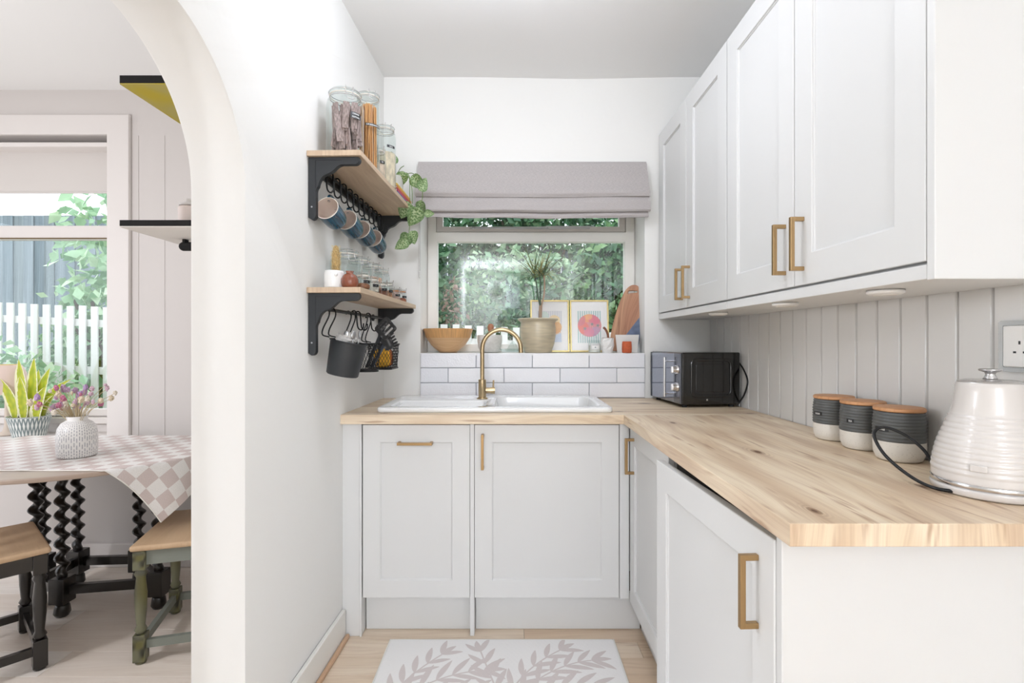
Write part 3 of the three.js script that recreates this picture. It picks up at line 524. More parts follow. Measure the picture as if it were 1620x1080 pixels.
// books and pothos at the window end of the upper shelf
{
  let y = SH.up + 0.0006;
  const bs = [[0x3f7fb0, 0.015, 'blue book at the bottom of the stack on the upper shelf', 0], [0xc8476a, 0.014, 'crimson book second from the bottom of the stack', 0.004], [0xe08a4a, 0.012, 'orange book second from the top of the stack', 0.003], [0xe8c53c, 0.012, 'yellow book on top of the stack on the upper shelf', 0.012]];
  for (const [c, h, label, o] of bs) {
    const t = thing('book', label, 'book', [-0.665 - 0.5 * o, y, -2.29], TH, 'books under the trailing plant');
    mesh('cover', [rb(0, 0.158, 0, 0.002, -0.272, -o, 0.0006, 1), rb(0, 0.158, h - 0.002, h, -0.272, -o, 0.0006, 1), rb(0.156, 0.159, 0, h, -0.272, -o, 0.001, 1)], std(c, 0.45), t);
    mesh('pages', b2(0.004, 0.155, 0.002, h - 0.002, -0.269, -o - 0.003), std(0xefe9dc, 0.9), t);
    y += h + 0.0005;
  }
  const t = thing('trailing_plant', 'variegated pothos trailing from a grey pot at the shelf end', 'plant', [-0.565, y + 0.0005, -2.49]);
  mesh('pot', lathe([[0, 0], [0.034, 0], [0.037, 0.003], [0.043, 0.085], [0.04, 0.086], [0.039, 0.076], [0, 0.076]]), std(0xd5d3cf, 0.6), t);
  mesh('soil', cyl(0.038, 0.038, 0.004, 0, 0.076, 0), std(0x4a3526, 1), t);
  const stems = [[[0, 0.07, 0], [0.03, 0.12, 0.02], [0.05, 0.13, 0.03]], [[0.01, 0.07, 0.01], [0.06, 0.1, 0.02], [0.085, 0.04, 0.03], [0.09, -0.05, 0.03]], [[0.01, 0.07, 0], [0.08, 0.105, 0], [0.125, 0.06, 0.01], [0.135, -0.01, 0.01], [0.125, -0.06, 0.02]], [[0.02, 0.07, 0.01], [0.07, 0.08, 0.03], [0.082, -0.02, 0.05], [0.085, -0.09, 0.05], [0.08, -0.17, 0.05], [0.075, -0.22, 0.05]], [[0.08, -0.085, 0.05], [0.11, -0.08, 0.05], [0.15, -0.1, 0.05]]];
  mesh('stem', stems.map((s) => tube(s, 0.0018, 24, 6)), std(0x6f8a4a, 0.6), t);
  const leafTex = dataTex(128, 128, (u, v) => { const k = cl(0.5 + 1.4 * n2(u * 5, v * 9 + 3)) * cl(1.3 - Math.abs(u - 0.5) * 2), rib = cl(1 - Math.abs(u - 0.5) * 30); return mix(mix([104, 138, 84], [206, 220, 176], 0.85 * k), [186, 204, 150], rib * 0.7); }, true, false);
  const lm = phys({ map: leafTex, roughness: 0.35, side: THREE.DoubleSide, transmission: 0.12, thickness: 0 });
  const lg = grid(8, 10, (u, v) => { const s = v, w = 0.5 * Math.pow(Math.sin(Math.PI * Math.pow(s, 0.62)), 0.8) * 0.78, x = (u - 0.5) * 2 * w; return [x, s, -0.25 * s * s + 0.22 * Math.abs(x) + 0.02]; });
  const L = [[0.005, 0.135, 0.03, 0.05, 0.2, 0.2], [0.045, 0.105, 0.03, 0.062, 2.9, 0.3], [0.085, 0.085, 0.025, 0.07, 3.9, -0.2], [0.075, -0.045, 0.055, 0.075, 2.7, 0.2], [0.12, 0.015, 0.02, 0.06, 5.6, 0.5], [0.128, -0.03, 0.02, 0.062, 3.2, -0.5], [0.125, -0.07, 0.04, 0.085, 2.6, 0.3], [0.15, -0.1, 0.05, 0.04, 4.6, 0.2], [0.085, -0.2, 0.05, 0.07, 2.35, -0.2], [0.085, -0.185, 0.055, 0.06, 3.5, 0.6], [0.13, 0.06, 0.01, 0.04, 3.3, 0.9], [0.07, -0.225, 0.05, 0.06, 2.2, 0.5]];
  const E = new THREE.Euler();
  for (const [x, yy, z, s, rz, ry] of L) { const m = mesh('leaf', lg, lm, t); m.position.set(x, yy, z); m.scale.setScalar(s * 1.22); m.rotation.set(0.35, ry, rz); }
}
// hanging bucket, baskets and utensils
function wireLoop(x, top, y, z, z2) { return [z, z2].map((q) => tube([[x - 0.008, top - 0.006, q], [x, top + 0.008, q], [x + 0.01, top, q], [x + 0.012, top - 0.02, q], [x - 0.012, y + 0.02, q], [x - 0.012, y + 0.004, q], [x + 0.012, y - 0.004, q]], 0.0026, 30, 6)); }
{
  const t = thing('hanging_bucket', 'black metal bucket hanging from the lower rail with cutlery inside', 'bucket', [-0.66, 1.315, -1.86], 0);
  const tilt = (o) => { o.rotation.z = -0.2; o.position.set(0.072, -0.117, 0); return o; };
  tilt(mesh('body', lathe([[0, -0.122], [0.052, -0.122], [0.056, -0.118], [0.064, -0.002], [0.0665, 0], [0.0665, 0.002], [0.063, 0.002], [0.0545, -0.116], [0, -0.117]]), M.black, t));
  tilt(mesh('rim', new THREE.TorusGeometry(0.0655, 0.0028, 8, 40).rotateX(Math.PI / 2), M.black, t));
  for (const w of wireLoop(-0.0, 0.0, -0.095, 0.03, -0.035)) mesh('hanger', w, M.wire, t);
  const c = thing('dish_cloth', 'crumpled white cloth in the black bucket', 'cloth', [-0.597, 1.195, -1.858]);
  const cg = new THREE.SphereGeometry(1, 28, 20), p = cg.attributes.position;
  for (let i = 0; i < p.count; i++) { const v = V(p.getX(i), p.getY(i), p.getZ(i)), k = 1 + 0.3 * n3(v.x * 2.1, v.y * 2.1, v.z * 2.1) + 0.1 * n3(v.x * 6, v.y * 6, v.z * 6); p.setXYZ(i, v.x * k * 0.035, v.y * k * 0.024 + 0.012, v.z * k * 0.03); } cg.computeVertexNormals();
  mesh('cloth', cg, std(0xdedbd6, 0.95, { bumpMap: weave, bumpScale: 0.0006 }), c);
  const s = thing('cutlery', 'bundle of steel spoons standing in the black bucket', 'cutlery', [-0.583, 1.178, -1.852]);
  [[0, 0, 0.2], [0.012, 0.01, -0.15], [0.02, -0.008, -0.4], [-0.006, 0.014, 0.05]].forEach(([x, z, a], k) => mesh('spoon', [bar([x * 0.5, -0.06, z], [x + 0.03 * Math.sin(-a), 0.03, z], 0.003), new THREE.SphereGeometry(1, 14, 10).scale(0.010, 0.017, 0.004).rotateZ(a).rotateY(k).translate(x + 0.034 * Math.sin(-a), 0.045, z)], M.steel, s));
}
function meshWall(path, y0, y1, n, r) {   // diamond wire mesh round a closed path(u) -> [x, z, scaleAtBottom]
  const l = [], N = n, st = 3; for (let k = 0; k < N; k++) for (const s of [-1, 1]) { let prev = null; for (let j = 0; j <= st; j++) { const v = j / st, [x, z] = path(k / N + s * v * 0.13, v); const q = [x, y1 + (y0 - y1) * v, z]; if (prev) l.push(bar(prev, q, r, 4)); prev = q; } } return l;
}
{
  const t = thing('mesh_utensil_pot', 'round black mesh pot hanging in the middle of the lower rail', 'basket', [-0.66, 1.315, -2.105]);
  const R = (v) => 0.052 - 0.008 * v, path = (u, v) => [0.07 + R(v) * Math.cos(u * 6.283), R(v) * Math.sin(u * 6.283)];
  mesh('wire_mesh', meshWall(path, -0.228, -0.125, 26, 0.0009), M.wire, t);
  mesh('rim', [new THREE.TorusGeometry(0.052, 0.003, 8, 36).rotateX(Math.PI / 2).translate(0.07, -0.124, 0), cyl(0.045, 0.044, 0.012, 0.07, -0.232, 0)], M.wire, t);
  for (const w of wireLoop(0, 0, -0.11, 0.028, -0.028)) mesh('hanger', w, M.wire, t);
  const b = thing('wire_basket', 'rectangular black wire basket with packets at the end of the lower rail', 'basket', [-0.66, 1.315, -2.34]);
  const rect = (u, v) => { u = ((u % 1) + 1) % 1; const w = 0.055 - 0.006 * v, dd = 0.07 - 0.006 * v, per = 2 * (w + dd) * 2, s = u * per; const x0 = 0.078; if (s < 2 * w) return [x0 - w + s, -dd]; if (s < 2 * w + 2 * dd) return [x0 + w, -dd + s - 2 * w]; if (s < 4 * w + 2 * dd) return [x0 + w - (s - 2 * w - 2 * dd), dd]; return [x0 - w, dd - (s - 4 * w - 2 * dd)]; };
  mesh('wire_mesh', meshWall(rect, -0.236, -0.128, 34, 0.0009), M.wire, b);
  const loop = (y, v, r) => { const l = []; const q = [[-1, -1], [1, -1], [1, 1], [-1, 1]].map(([a, c]) => [0.078 + a * (0.055 - 0.006 * v), y, c * (0.07 - 0.006 * v)]); q.forEach((p, i) => l.push(bar(p, q[(i + 1) % 4], r, 6))); return l; };
  mesh('rim', [...loop(-0.127, 0, 0.004), ...loop(-0.236, 1, 0.004), b2(0.03, 0.126, -0.24, -0.234, -0.063, 0.063)], M.wire, b);
  for (const w of wireLoop(0, 0, -0.115, 0.03, -0.03)) mesh('hanger', w, M.wire, b);
  [[0xe9b23a, 0.03, -0.045, 'yellow packet in the wire basket'], [0xd9792f, 0.0, -0.05, 'orange packet in the wire basket'], [0x9c5a3c, -0.03, -0.052, 'brown packet in the wire basket']].forEach(([c, z, y, label]) => {
    const g = new THREE.SphereGeometry(1, 20, 14), p = g.attributes.position; for (let i = 0; i < p.count; i++) { const f = (v) => Math.sign(v) * Math.pow(Math.abs(v), 0.55); p.setXYZ(i, f(p.getX(i)) * 0.036, f(p.getY(i)) * 0.042, f(p.getZ(i)) * 0.0125 * (1 + 0.2 * n2(p.getX(i) * 4, p.getY(i) * 4 + z * 99))); } g.computeVertexNormals();
    tag(mesh('food_packet', g.rotateZ(0.08).translate(-0.582, 1.315 - 0.189, -2.34 + z), mottle([(c >> 16) & 255, (c >> 8) & 255, c & 255], 0.18, 5, 40 + z * 100)), label, 'packet');
  });
}
{
  const spk = std(0xffffff, 0.5, { map: dataTex(128, 128, (u, v) => { const k = n2(u * 46, v * 46) > 0.55 ? 120 : 48; return [k, k, k]; }) });
  const sp = thing('slotted_turner', 'speckled dark grey turner standing in the mesh pot', 'utensil', [-0.592, 1.135, -2.10]);
  mesh('handle', [beam([0.0, -0.04, 0], [0.062, 0.10, 0.01], 0.012, 0.009)], M.black, sp);
  const s = rrect(-0.034, 0.034, 0, 0.082, 0.014); for (const x of [-0.018, 0, 0.018]) s.holes.push(rrect(x - 0.004, x + 0.004, 0.02, 0.068, 0.003, THREE.Path));
  mesh('head', extrude(s, 0.004, 0.001, 5).rotateX(0.35).rotateZ(-0.85).translate(0.056, 0.092, 0.012), spk, sp);
  const fk = thing('pasta_server', 'dark grey toothed pasta server standing in the mesh pot', 'utensil', [-0.578, 1.135, -2.13]);
  mesh('handle', beam([0.0, -0.04, 0], [0.055, 0.055, 0.012], 0.013, 0.009), std(0x3d444c, 0.5), fk);
  const f = [extrude(rrect(-0.028, 0.028, 0, 0.045, 0.012), 0.005, 0.001, 5)]; for (let k = 0; k < 5; k++) f.push(bar([-0.024 + k * 0.012, 0.042, 0.002], [-0.026 + k * 0.013, 0.066, 0.018], 0.0042, 7));
  mesh('head', merge(f).rotateX(0.2).rotateZ(-1.15).translate(0.052, 0.05, 0.014), spk, fk);
}

// ---------------------------------------------------------------- on the window sill
const SILL = 1.1405;
{
  const t = thing('wooden_bowl', 'two-tone wooden bowl at the left end of the window sill', 'bowl', [-0.346, SILL, -2.80]);
  const g = lathe([[0, 0], [0.045, 0], [0.05, 0.004], [0.092, 0.04], [0.118, 0.08], [0.131, 0.125], [0.1325, 0.128], [0.126, 0.128], [0.112, 0.085], [0.08, 0.035], [0, 0.014]], 56);
  mesh('body', uvBox(g, 0, [0.1, 0.2]), std(0xffffff, 0.45, { map: bowlTex }), t);
  mesh('rim_band', uvScale(lathe([[0.1183, 0.079], [0.1195, 0.08], [0.1325, 0.124], [0.1335, 0.128], [0.131, 0.1285]], 56), 1, 1), std(0xffffff, 0.45, { map: (() => { const x = dataTex(256, 64, (u, v) => { const k = 1 + 0.10 * tileN(u, v, 90, 1.2, 5); return [214 * k, 164 * k, 108 * k]; }); return x; })() }), t);
  const m = thing('mortar', 'off-white stone mortar behind the tap', 'mortar', [-0.121, SILL, -2.79]);
  mesh('bowl', lathe([[0, 0], [0.044, 0], [0.05, 0.004], [0.062, 0.03], [0.067, 0.062], [0.066, 0.094], [0.06, 0.095], [0.056, 0.06], [0.04, 0.02], [0, 0.014]], 44), mottle([226, 224, 218], 0.05, 14, 3), m);
  const pe = thing('pestle', 'wooden pestle standing in the white mortar', 'pestle', [-0.115, SILL + 0.022, -2.79]);
  mesh('shaft', lathe([[0, 0], [0.012, 0.003], [0.014, 0.012], [0.009, 0.03], [0.008, 0.085]], 20), std(0xb98462, 0.6), pe); mesh('knob', lathe([[0.008, 0.085], [0.016, 0.1], [0.0175, 0.118], [0.012, 0.131], [0, 0.134]], 24), std(0xb57c5c, 0.6), pe);
  const j = thing('citrus_juicer', 'clear glass citrus juicer on the sill beside the big pot', 'juicer', [0.005, SILL, -2.775]);
  mesh('dish', lathe([[0, 0.002], [0.05, 0.002], [0.06, 0.006], [0.069, 0.02], [0.071, 0.02], [0.066, 0.008], [0.03, 0.006]], 44), M.jarGlass, j);
  const rg = lathe([[0.03, 0.006], [0.028, 0.02], [0.016, 0.045], [0.004, 0.062], [0, 0.064]], 48), p = rg.attributes.position; for (let i = 0; i < p.count; i++) { const a = Math.atan2(p.getZ(i), p.getX(i)), k = 1 + 0.12 * Math.cos(a * 8); p.setX(i, p.getX(i) * k); p.setZ(i, p.getZ(i) * k); } rg.computeVertexNormals();
  mesh('reamer', rg, M.jarGlass, j); mesh('handle', rb(0.068, 0.09, 0.012, 0.02, -0.012, 0.012, 0.004), M.jarGlass, j);
}
{
  const t = thing('potted_dracaena', 'spiky dracaena in a large beige glazed pot on the sill', 'plant', [0.138, SILL, -2.755]);
  const pt = dataTex(256, 256, (u, v) => { const k = 1 + 0.05 * tileN(u, v, 5, 30, 2) + 0.05 * tileN(u, v, 3, 5, 6); return [203 * k, 190 * k, 162 * k]; });
  mesh('pot', lathe([[0, 0], [0.068, 0], [0.072, 0.004], [0.088, 0.05], [0.095, 0.095], [0.0955, 0.13], [0.091, 0.158], [0.096, 0.166], [0.107, 0.174], [0.109, 0.179], [0.104, 0.182], [0.09, 0.176], [0.086, 0.15], [0, 0.15]], 60), phys({ map: pt, roughness: 0.35, clearcoat: 0.25 }), t);
  mesh('soil', cyl(0.086, 0.086, 0.004, 0, 0.152, 0), std(0x4a3a2c, 1), t);
  const bark = mottle([176, 150, 128], 0.15, 20, 4), green = std(0x4f5f4e, 0.6);
  mesh('trunk', tube([[0.012, 0.15, 0.02], [0.012, 0.2, 0.02], [0.014, 0.25, 0.02]], 0.0095, 16, 10), bark, t);
  const heads = [[[[0.012, 0.24, 0.02], [0.0, 0.3, 0.02], [-0.008, 0.36, 0.02], [-0.02, 0.42, 0.025]], 0.0035, green], [[[0.012, 0.24, 0.02], [0.012, 0.3, 0.02], [0.014, 0.36, 0.01], [0.008, 0.43, 0.01]], 0.004, green], [[[0.016, 0.24, 0.02], [0.03, 0.3, 0.025], [0.034, 0.36, 0.03], [0.03, 0.42, 0.03]], 0.0042, bark]];
  heads.forEach(([pts, r, m]) => mesh('stem', tube(pts, r, 18, 8), m, t));
  const q = rng(12), lm = [std(0x7c8a58, 0.55, { side: THREE.DoubleSide }), std(0xb4ab70, 0.55, { side: THREE.DoubleSide }), std(0x556a4c, 0.55, { side: THREE.DoubleSide })];
  heads.forEach(([pts], h) => {
    const o = pts[3];
    for (let k = 0; k < 26; k++) {
      const a = q() * 6.283, L = 0.13 + 0.09 * q(), up = 0.1 + 0.95 * q(), w = 0.0048;
      const dir = [Math.cos(a), Math.sin(a)];
      const g = grid(2, 8, (u, v) => { const r = L * v * Math.cos(up * (1 - 0.2 * v)) , y = L * v * Math.sin(up) - 0.35 * L * v * v * (1.3 - up); const ww = (u - 0.5) * 2 * w * (1 - v) * (0.5 + v * 1.2); return [o[0] + dir[0] * r - dir[1] * ww, o[1] + y - 0.03 * q() * 0 - (k % 5) * 0.006, o[2] + dir[1] * r * 0.8 + dir[0] * ww]; });
      mesh('leaf', g, lm[(k + h) % 3], t);
    }
  });
  mesh('leaf', grid(2, 6, (u, v) => [(-0.016) + (u - 0.5) * 0.005 * (1 - v), 0.43 + 0.155 * v, 0.025]), lm[0], t); mesh('leaf', grid(2, 6, (u, v) => [(-0.014) + 0.035 * v + (u - 0.5) * 0.005 * (1 - v), 0.43 + 0.13 * v, 0.025]), lm[0], t);
}
function picture(label, x, z, draw) {
  const t = thing('picture_frame', label, 'picture', [x, SILL + 0.0005, z], 0, 'gold framed prints on the sill'), W = 0.2165, H = 0.292, lean = -0.12;
  const s = poly([[-W / 2, 0], [W / 2, 0], [W / 2, H], [-W / 2, H]]); hole(s, -W / 2 + 0.008, W / 2 - 0.008, 0.008, H - 0.008);
  const R = (o) => { o.rotation.x = lean; return o; };
  R(mesh('frame', extrude(s, 0.014, 0.0015).translate(0, 0, 0), std(0xe0cb8a, 0.3, { metalness: 0.55 }), t));
  R(mesh('mount', b2(-W / 2 + 0.006, W / 2 - 0.006, 0.006, H - 0.006, 0.002, 0.007), std(0xf8f7f5, 0.8), t));
  const g = new THREE.PlaneGeometry(0.135, 0.18).translate(0, H / 2 - 0.005, 0.0075); R(mesh('print', g, std(0xffffff, 0.7, { map: canvasTex(270, 360, draw) }), t));
  R(mesh('glazing', b2(-W / 2 + 0.007, W / 2 - 0.007, 0.007, H - 0.007, 0.0085, 0.01), M.glass, t));
}
picture('gold framed print of pale stripes with a yellow and orange shape', 0.211, -2.872, (c, w, h) => {
  c.fillStyle = '#f6f4f2'; c.fillRect(0, 0, w, h); c.fillStyle = '#c9ccd4'; for (let k = 0; k < 14; k++) c.fillRect(4 + k * 19.5, 0, 8, h * 0.62);
  c.fillStyle = '#d9e6dd'; c.beginPath(); c.ellipse(75, 60, 50, 55, 0, 0, 7); c.fill(); c.fillStyle = '#f3dcae'; c.beginPath(); c.ellipse(185, 110, 66, 62, 0, 0, 7); c.fill(); c.fillStyle = '#eebb7c'; c.beginPath(); c.ellipse(215, 190, 52, 66, 0.2, 0, 7); c.fill();
  c.fillStyle = '#e3a468'; for (let k = 0; k < 7; k++) c.fillRect(160 + k * 15, 195, 6, 75); c.fillStyle = '#c9d9ee'; c.beginPath(); c.moveTo(110, 300); c.lineTo(262, 250); c.lineTo(266, 352); c.lineTo(120, 352); c.fill();
});
picture('gold framed print of a big red and orange round shape on teal stripes', 0.432, -2.872, (c, w, h) => {
  c.fillStyle = '#f5f4f2'; c.fillRect(0, 0, w, h); c.fillStyle = '#a9c9c6'; for (let k = 0; k < 11; k++) c.fillRect(6 + k * 24.5, 0, 12, h);
  c.globalAlpha = 0.78; c.save(); c.beginPath(); c.ellipse(138, 165, 132, 128, 0, 0, 7); c.fillStyle = '#e8868a'; c.fill(); c.clip();
  const bl = [['#f0a06a', 95, 70, 80, 55], ['#ee7a6e', 60, 190, 70, 70], ['#e6798f', 190, 90, 70, 60], ['#c9a0c0', 215, 240, 70, 60], ['#e98ba8', 130, 235, 60, 50], ['#d8808c', 40, 110, 50, 60], ['#f2b47e', 130, 60, 40, 40]];
  for (const [f, x, y, a, b] of bl) { c.fillStyle = f; c.beginPath(); c.ellipse(x, y, a, b, 0.4, 0, 7); c.fill(); } c.fillStyle = '#7f9796'; for (const [x, y] of [[165, 150], [85, 200], [230, 165]]) for (let k = 0; k < 5; k++) { c.beginPath(); c.ellipse(x + 9 * Math.cos(k * 1.26), y + 9 * Math.sin(k * 1.26), 10, 5, k * 1.26, 0, 7); c.fill(); }
  c.restore();
});
{
  const t = thing('chopping_board', 'oval-topped wooden chopping board with a blue resin corner', 'board', [0.607, SILL + 0.001, -2.835]);
  const s = new THREE.Shape(); s.moveTo(-0.075, 0); s.lineTo(0.072, 0); s.bezierCurveTo(0.088, 0.12, 0.088, 0.22, 0.062, 0.31); s.bezierCurveTo(0.048, 0.36, 0.036, 0.376, 0.014, 0.376); s.bezierCurveTo(-0.012, 0.376, -0.03, 0.35, -0.04, 0.32); s.bezierCurveTo(-0.07, 0.22, -0.08, 0.12, -0.075, 0); s.closePath();
  const hp = new THREE.Path(); hp.moveTo(-0.016, 0.322); hp.quadraticCurveTo(0, 0.33, 0.03, 0.333); hp.quadraticCurveTo(0.04, 0.338, 0.03, 0.344); hp.quadraticCurveTo(0, 0.345, -0.016, 0.338); hp.closePath(); s.holes.push(hp);
  const bt = boardTex; const g = uvBox(extrude(s, 0.016, 0.003, 20), 1, [0.1, 0.03]);
  const R = (o) => { o.rotation.set(-0.12, -0.35, -0.17); return o; };
  R(mesh('board', g, std(0xffffff, 0.5, { map: bt }), t));
  const s2 = new THREE.Shape(); s2.moveTo(0.0, 0.085); s2.lineTo(0.0785, 0.225); s2.bezierCurveTo(0.085, 0.16, 0.083, 0.09, 0.0735, 0.002); s2.lineTo(-0.03, 0.002); s2.closePath();
  R(mesh('resin_corner', uvBox(extrude(s2, 0.0172, 0.001, 14).translate(0.001, 0, -0.0004), 1), mottle([112, 124, 148], 0.25, 7, 5), t));
  const pot = thing('white_trough', 'white square planter in front of the chopping board', 'planter', [0.615, SILL, -2.752]);
  const tp = new THREE.CylinderGeometry(0.088, 0.074, 0.095, 4, 1, true).rotateY(Math.PI / 4 - 0.12).translate(0, 0.0475, 0).scale(1, 1, 0.5);
  mesh('sides', tp, new THREE.MeshStandardMaterial({ color: 0xe9e7e2, roughness: 0.5, side: THREE.DoubleSide }), pot); mesh('base', new THREE.CylinderGeometry(0.076, 0.074, 0.006, 4).rotateY(Math.PI / 4 - 0.12).translate(0, 0.003, 0).scale(1, 1, 0.5), std(0xe9e7e2, 0.5), pot);
  const cd = thing('candle_jar', 'clear glass candle jar with a white label in front of the prints', 'candle', [0.437, SILL, -2.735]);
  mesh('glass', lathe([[0, 0.001], [0.03, 0.001], [0.033, 0.004], [0.033, 0.066], [0.0315, 0.066]], 36), M.jarGlass, cd); mesh('wax', cyl(0.0305, 0.0305, 0.034, 0, 0.021, 0), std(0xf1ede4, 0.6), cd);
  mesh('label', new THREE.CylinderGeometry(0.0334, 0.0334, 0.03, 20, 1, true, -0.75, 1.5).translate(0, 0.032, 0), std(0xffffff, 0.7, { side: THREE.DoubleSide, map: canvasTex(128, 96, (c, w, h) => { c.fillStyle = '#f4f3f0'; c.fillRect(0, 0, w, h); c.strokeStyle = '#8a8a90'; c.lineWidth = 2; c.strokeRect(6, 6, w - 12, h - 12); c.fillStyle = '#55565e'; c.fillRect(20, 18, 88, 5); c.font = 'bold 34px serif'; c.textAlign = 'center'; c.fillText('n', 64, 68); }) }), cd);
  const fp = thing('faceted_pot', 'white faceted pot with a dry brown stem', 'pot', [0.502, SILL, -2.72]);
  const fg = new THREE.CylinderGeometry(0.033, 0.026, 0.078, 9, 4).toNonIndexed(), p = fg.attributes.position; const seen = {};
  for (let i = 0; i < p.count; i++) { const y = p.getY(i), k = 1 + 0.2 * Math.sin(Math.PI * (y / 0.078 + 0.5)), a = Math.atan2(p.getZ(i), p.getX(i)) + (Math.round((y + 0.039) / 0.0195) % 2) * Math.PI / 9, r = Math.hypot(p.getX(i), p.getZ(i)) * k; p.setXYZ(i, r * Math.cos(a), y + 0.039, r * Math.sin(a)); } fg.computeVertexNormals();
  mesh('body', fg, std(0xf1f0ed, 0.35), fp); mesh('soil', cyl(0.027, 0.027, 0.003, 0, 0.0785, 0), std(0x7a523c, 1), fp); mesh('stem', tube([[0.006, 0.076, 0], [0.002, 0.1, 0], [-0.01, 0.125, 0], [-0.02, 0.134, 0]], 0.006, 18, 8), std(0x8a5a44, 0.8), fp);
  const oc = thing('orange_cup', 'small orange terracotta cup at the right end of the sill', 'cup', [0.602, SILL, -2.705]);
  mesh('body', lathe([[0, 0], [0.022, 0], [0.0245, 0.003], [0.0255, 0.02], [0.025, 0.045], [0.0235, 0.059], [0.021, 0.06], [0.02, 0.01], [0, 0.008]], 36), mottle([206, 102, 64], 0.08, 12, 9), oc); mesh('ring', new THREE.TorusGeometry(0.0257, 0.0012, 6, 36).rotateX(Math.PI / 2).translate(0, 0.02, 0), std(0xc4603c, 0.6), oc);
}
// ---------------------------------------------------------------- on the worktops
const TOP = 0.9055;
{
  const t = thing('microwave', 'black microwave with chrome handle and knobs in the corner', 'microwave', [0.749, TOP, -2.292], 0.09);
  const L = 0.372, D = 0.277, H0 = 0.012, H = 0.246, bk = phys({ color: 0x0c0b0a, roughness: 0.14, clearcoat: 0.6, clearcoatRoughness: 0.05 });
  mesh('body', rb(0.006, D, H0, H, -L, 0, 0.006), bk, t);
  const s = rrect(0.045, 0.24, 0.045, 0.218, 0.03); s.holes.push(rrect(0.057, 0.228, 0.057, 0.206, 0.022, THREE.Path)); mesh('side_emboss', extrude(s, 0.006, 0.0028, 10).translate(0, 0, -0.0015), bk, t);
  mesh('side_panel', extrude(rrect(0.07, 0.215, 0.07, 0.193, 0.012), 0.003, 0.0014, 8).translate(0, 0, -0.001), bk, t);
  mesh('front_glass', rb(-0.002, 0.0065, H0 + 0.004, H - 0.004, -L + 0.004, -0.072, 0.002), phys({ color: 0x9aa0ac, roughness: 0.06, metalness: 1 }), t);
  mesh('control_panel', rb(-0.002, 0.0065, H0 + 0.004, H - 0.004, -0.07, -0.003, 0.002), phys({ color: 0x787c86, roughness: 0.12, metalness: 0.9 }), t);
  mesh('handle', [bar([-0.03, 0.038, -0.11], [-0.03, 0.222, -0.11], 0.0065, 12), bar([-0.03, 0.055, -0.11], [0, 0.055, -0.11], 0.005), bar([-0.03, 0.205, -0.11], [0, 0.205, -0.11], 0.005)], M.chrome, t);
  for (const y of [0.09, 0.168]) mesh('knob', [new THREE.CylinderGeometry(0.02, 0.022, 0.008, 28).rotateZ(Math.PI / 2).translate(-0.006, y, -0.036), new THREE.CylinderGeometry(0.016, 0.018, 0.014, 28).rotateZ(Math.PI / 2).translate(-0.017, y, -0.036), rb(-0.03, -0.02, y - 0.015, y + 0.015, -0.039, -0.033, 0.002)], M.chrome, t);
  for (const [x, z] of [[0.03, -0.03], [0.03, -0.34], [0.25, -0.03], [0.25, -0.34]]) mesh('foot', cyl(0.012, 0.012, 0.012, x, 0.006, z, 14), std(0x222222, 0.7), t);
  tag(mesh('badge', rb(0.118, 0.126, 0.03, 0.038, -0.001, 0.0012, 0.0005), M.chrome, t), 'tiny chrome mark');
  mesh('power_cord', tube([[D - 0.008, 0.222, -0.03], [D + 0.006, 0.205, -0.03], [D + 0.004, 0.17, 0.02], [D + 0.0, 0.12, 0.06], [D - 0.004, 0.06, 0.04], [D - 0.006, 0.012, -0.01]], 0.0035, 40, 8), M.wire, t);
}
{
  const dk = phys({ color: 0x555756, roughness: 0.4, clearcoat: 0.15 }), wt = std(0xffffff, 0.5, { map: dataTex(256, 128, (u, v) => { const s = n2(u * 70, v * 30) > 0.86 ? 0.72 : 1; return [226 * s, 221 * s, 211 * s]; }) });
  const lid = std(0xffffff, 0.5, { map: woodTex(256, 128, 0.14, 0.14, { base: [196, 140, 96], light: [210, 158, 112], dark: [160, 104, 66], seed: 91, streak: 0.2 }) });
  const ribs = [[0.0545, 0.048]]; for (let k = 0; k < 9; k++) { const y = 0.05 + k * 0.0078; ribs.push([0.0545 - 0.0006 * Math.max(0, k - 5) ** 1.3, y], [0.0566 - 0.0006 * Math.max(0, k - 5) ** 1.3, y + 0.0035], [0.0545 - 0.0006 * Math.max(0, k - 5) ** 1.3, y + 0.007]); } ribs.push([0.0525, 0.121], [0.049, 0.1215], [0.049, 0.11]);
  const bodyG = lathe(ribs, 56), footG = lathe([[0, 0], [0.042, 0], [0.048, 0.004], [0.0535, 0.018], [0.0548, 0.035], [0.0546, 0.049]], 56), lidG = uvBox(lathe([[0, 0.122], [0.053, 0.122], [0.0545, 0.124], [0.0545, 0.129], [0.052, 0.1318], [0, 0.1322]], 48), 0);
  [['SUGAR', 0.973, 1.56, -1.38, 'ribbed grey canister labelled SUGAR, farthest of the three'], ['TEA', 0.97, 1.427, -1.12, 'ribbed grey canister labelled TEA, middle of the three'], ['COFFEE', 0.966, 1.288, -1.32, 'ribbed grey canister labelled COFFEE, nearest the kettle']].forEach(([w, x, d, at, label]) => {
    const t = thing('canister', label, 'canister', [x, TOP, -d], 0, 'ribbed canisters'); mesh('foot', footG, wt, t); mesh('body', bodyG, dk, t); mesh('lid', lidG, lid, t);
    const a = w.length * 0.095 + 0.06; mesh('label_tape', new THREE.CylinderGeometry(0.0572, 0.0572, 0.0105, 14, 1, true, at - a / 2, a).translate(0, 0.079, 0), std(0xffffff, 0.4, { side: THREE.DoubleSide, map: canvasTex(w.length * 40 + 24, 56, (c, W, H) => { c.fillStyle = '#131415'; c.fillRect(0, 0, W, H); c.fillStyle = '#ecebe6'; c.font = 'bold 40px sans-serif'; c.textAlign = 'center'; c.textBaseline = 'middle'; c.fillText(w, W / 2, H / 2 + 2, W - 14); }) }), t);
  });
}
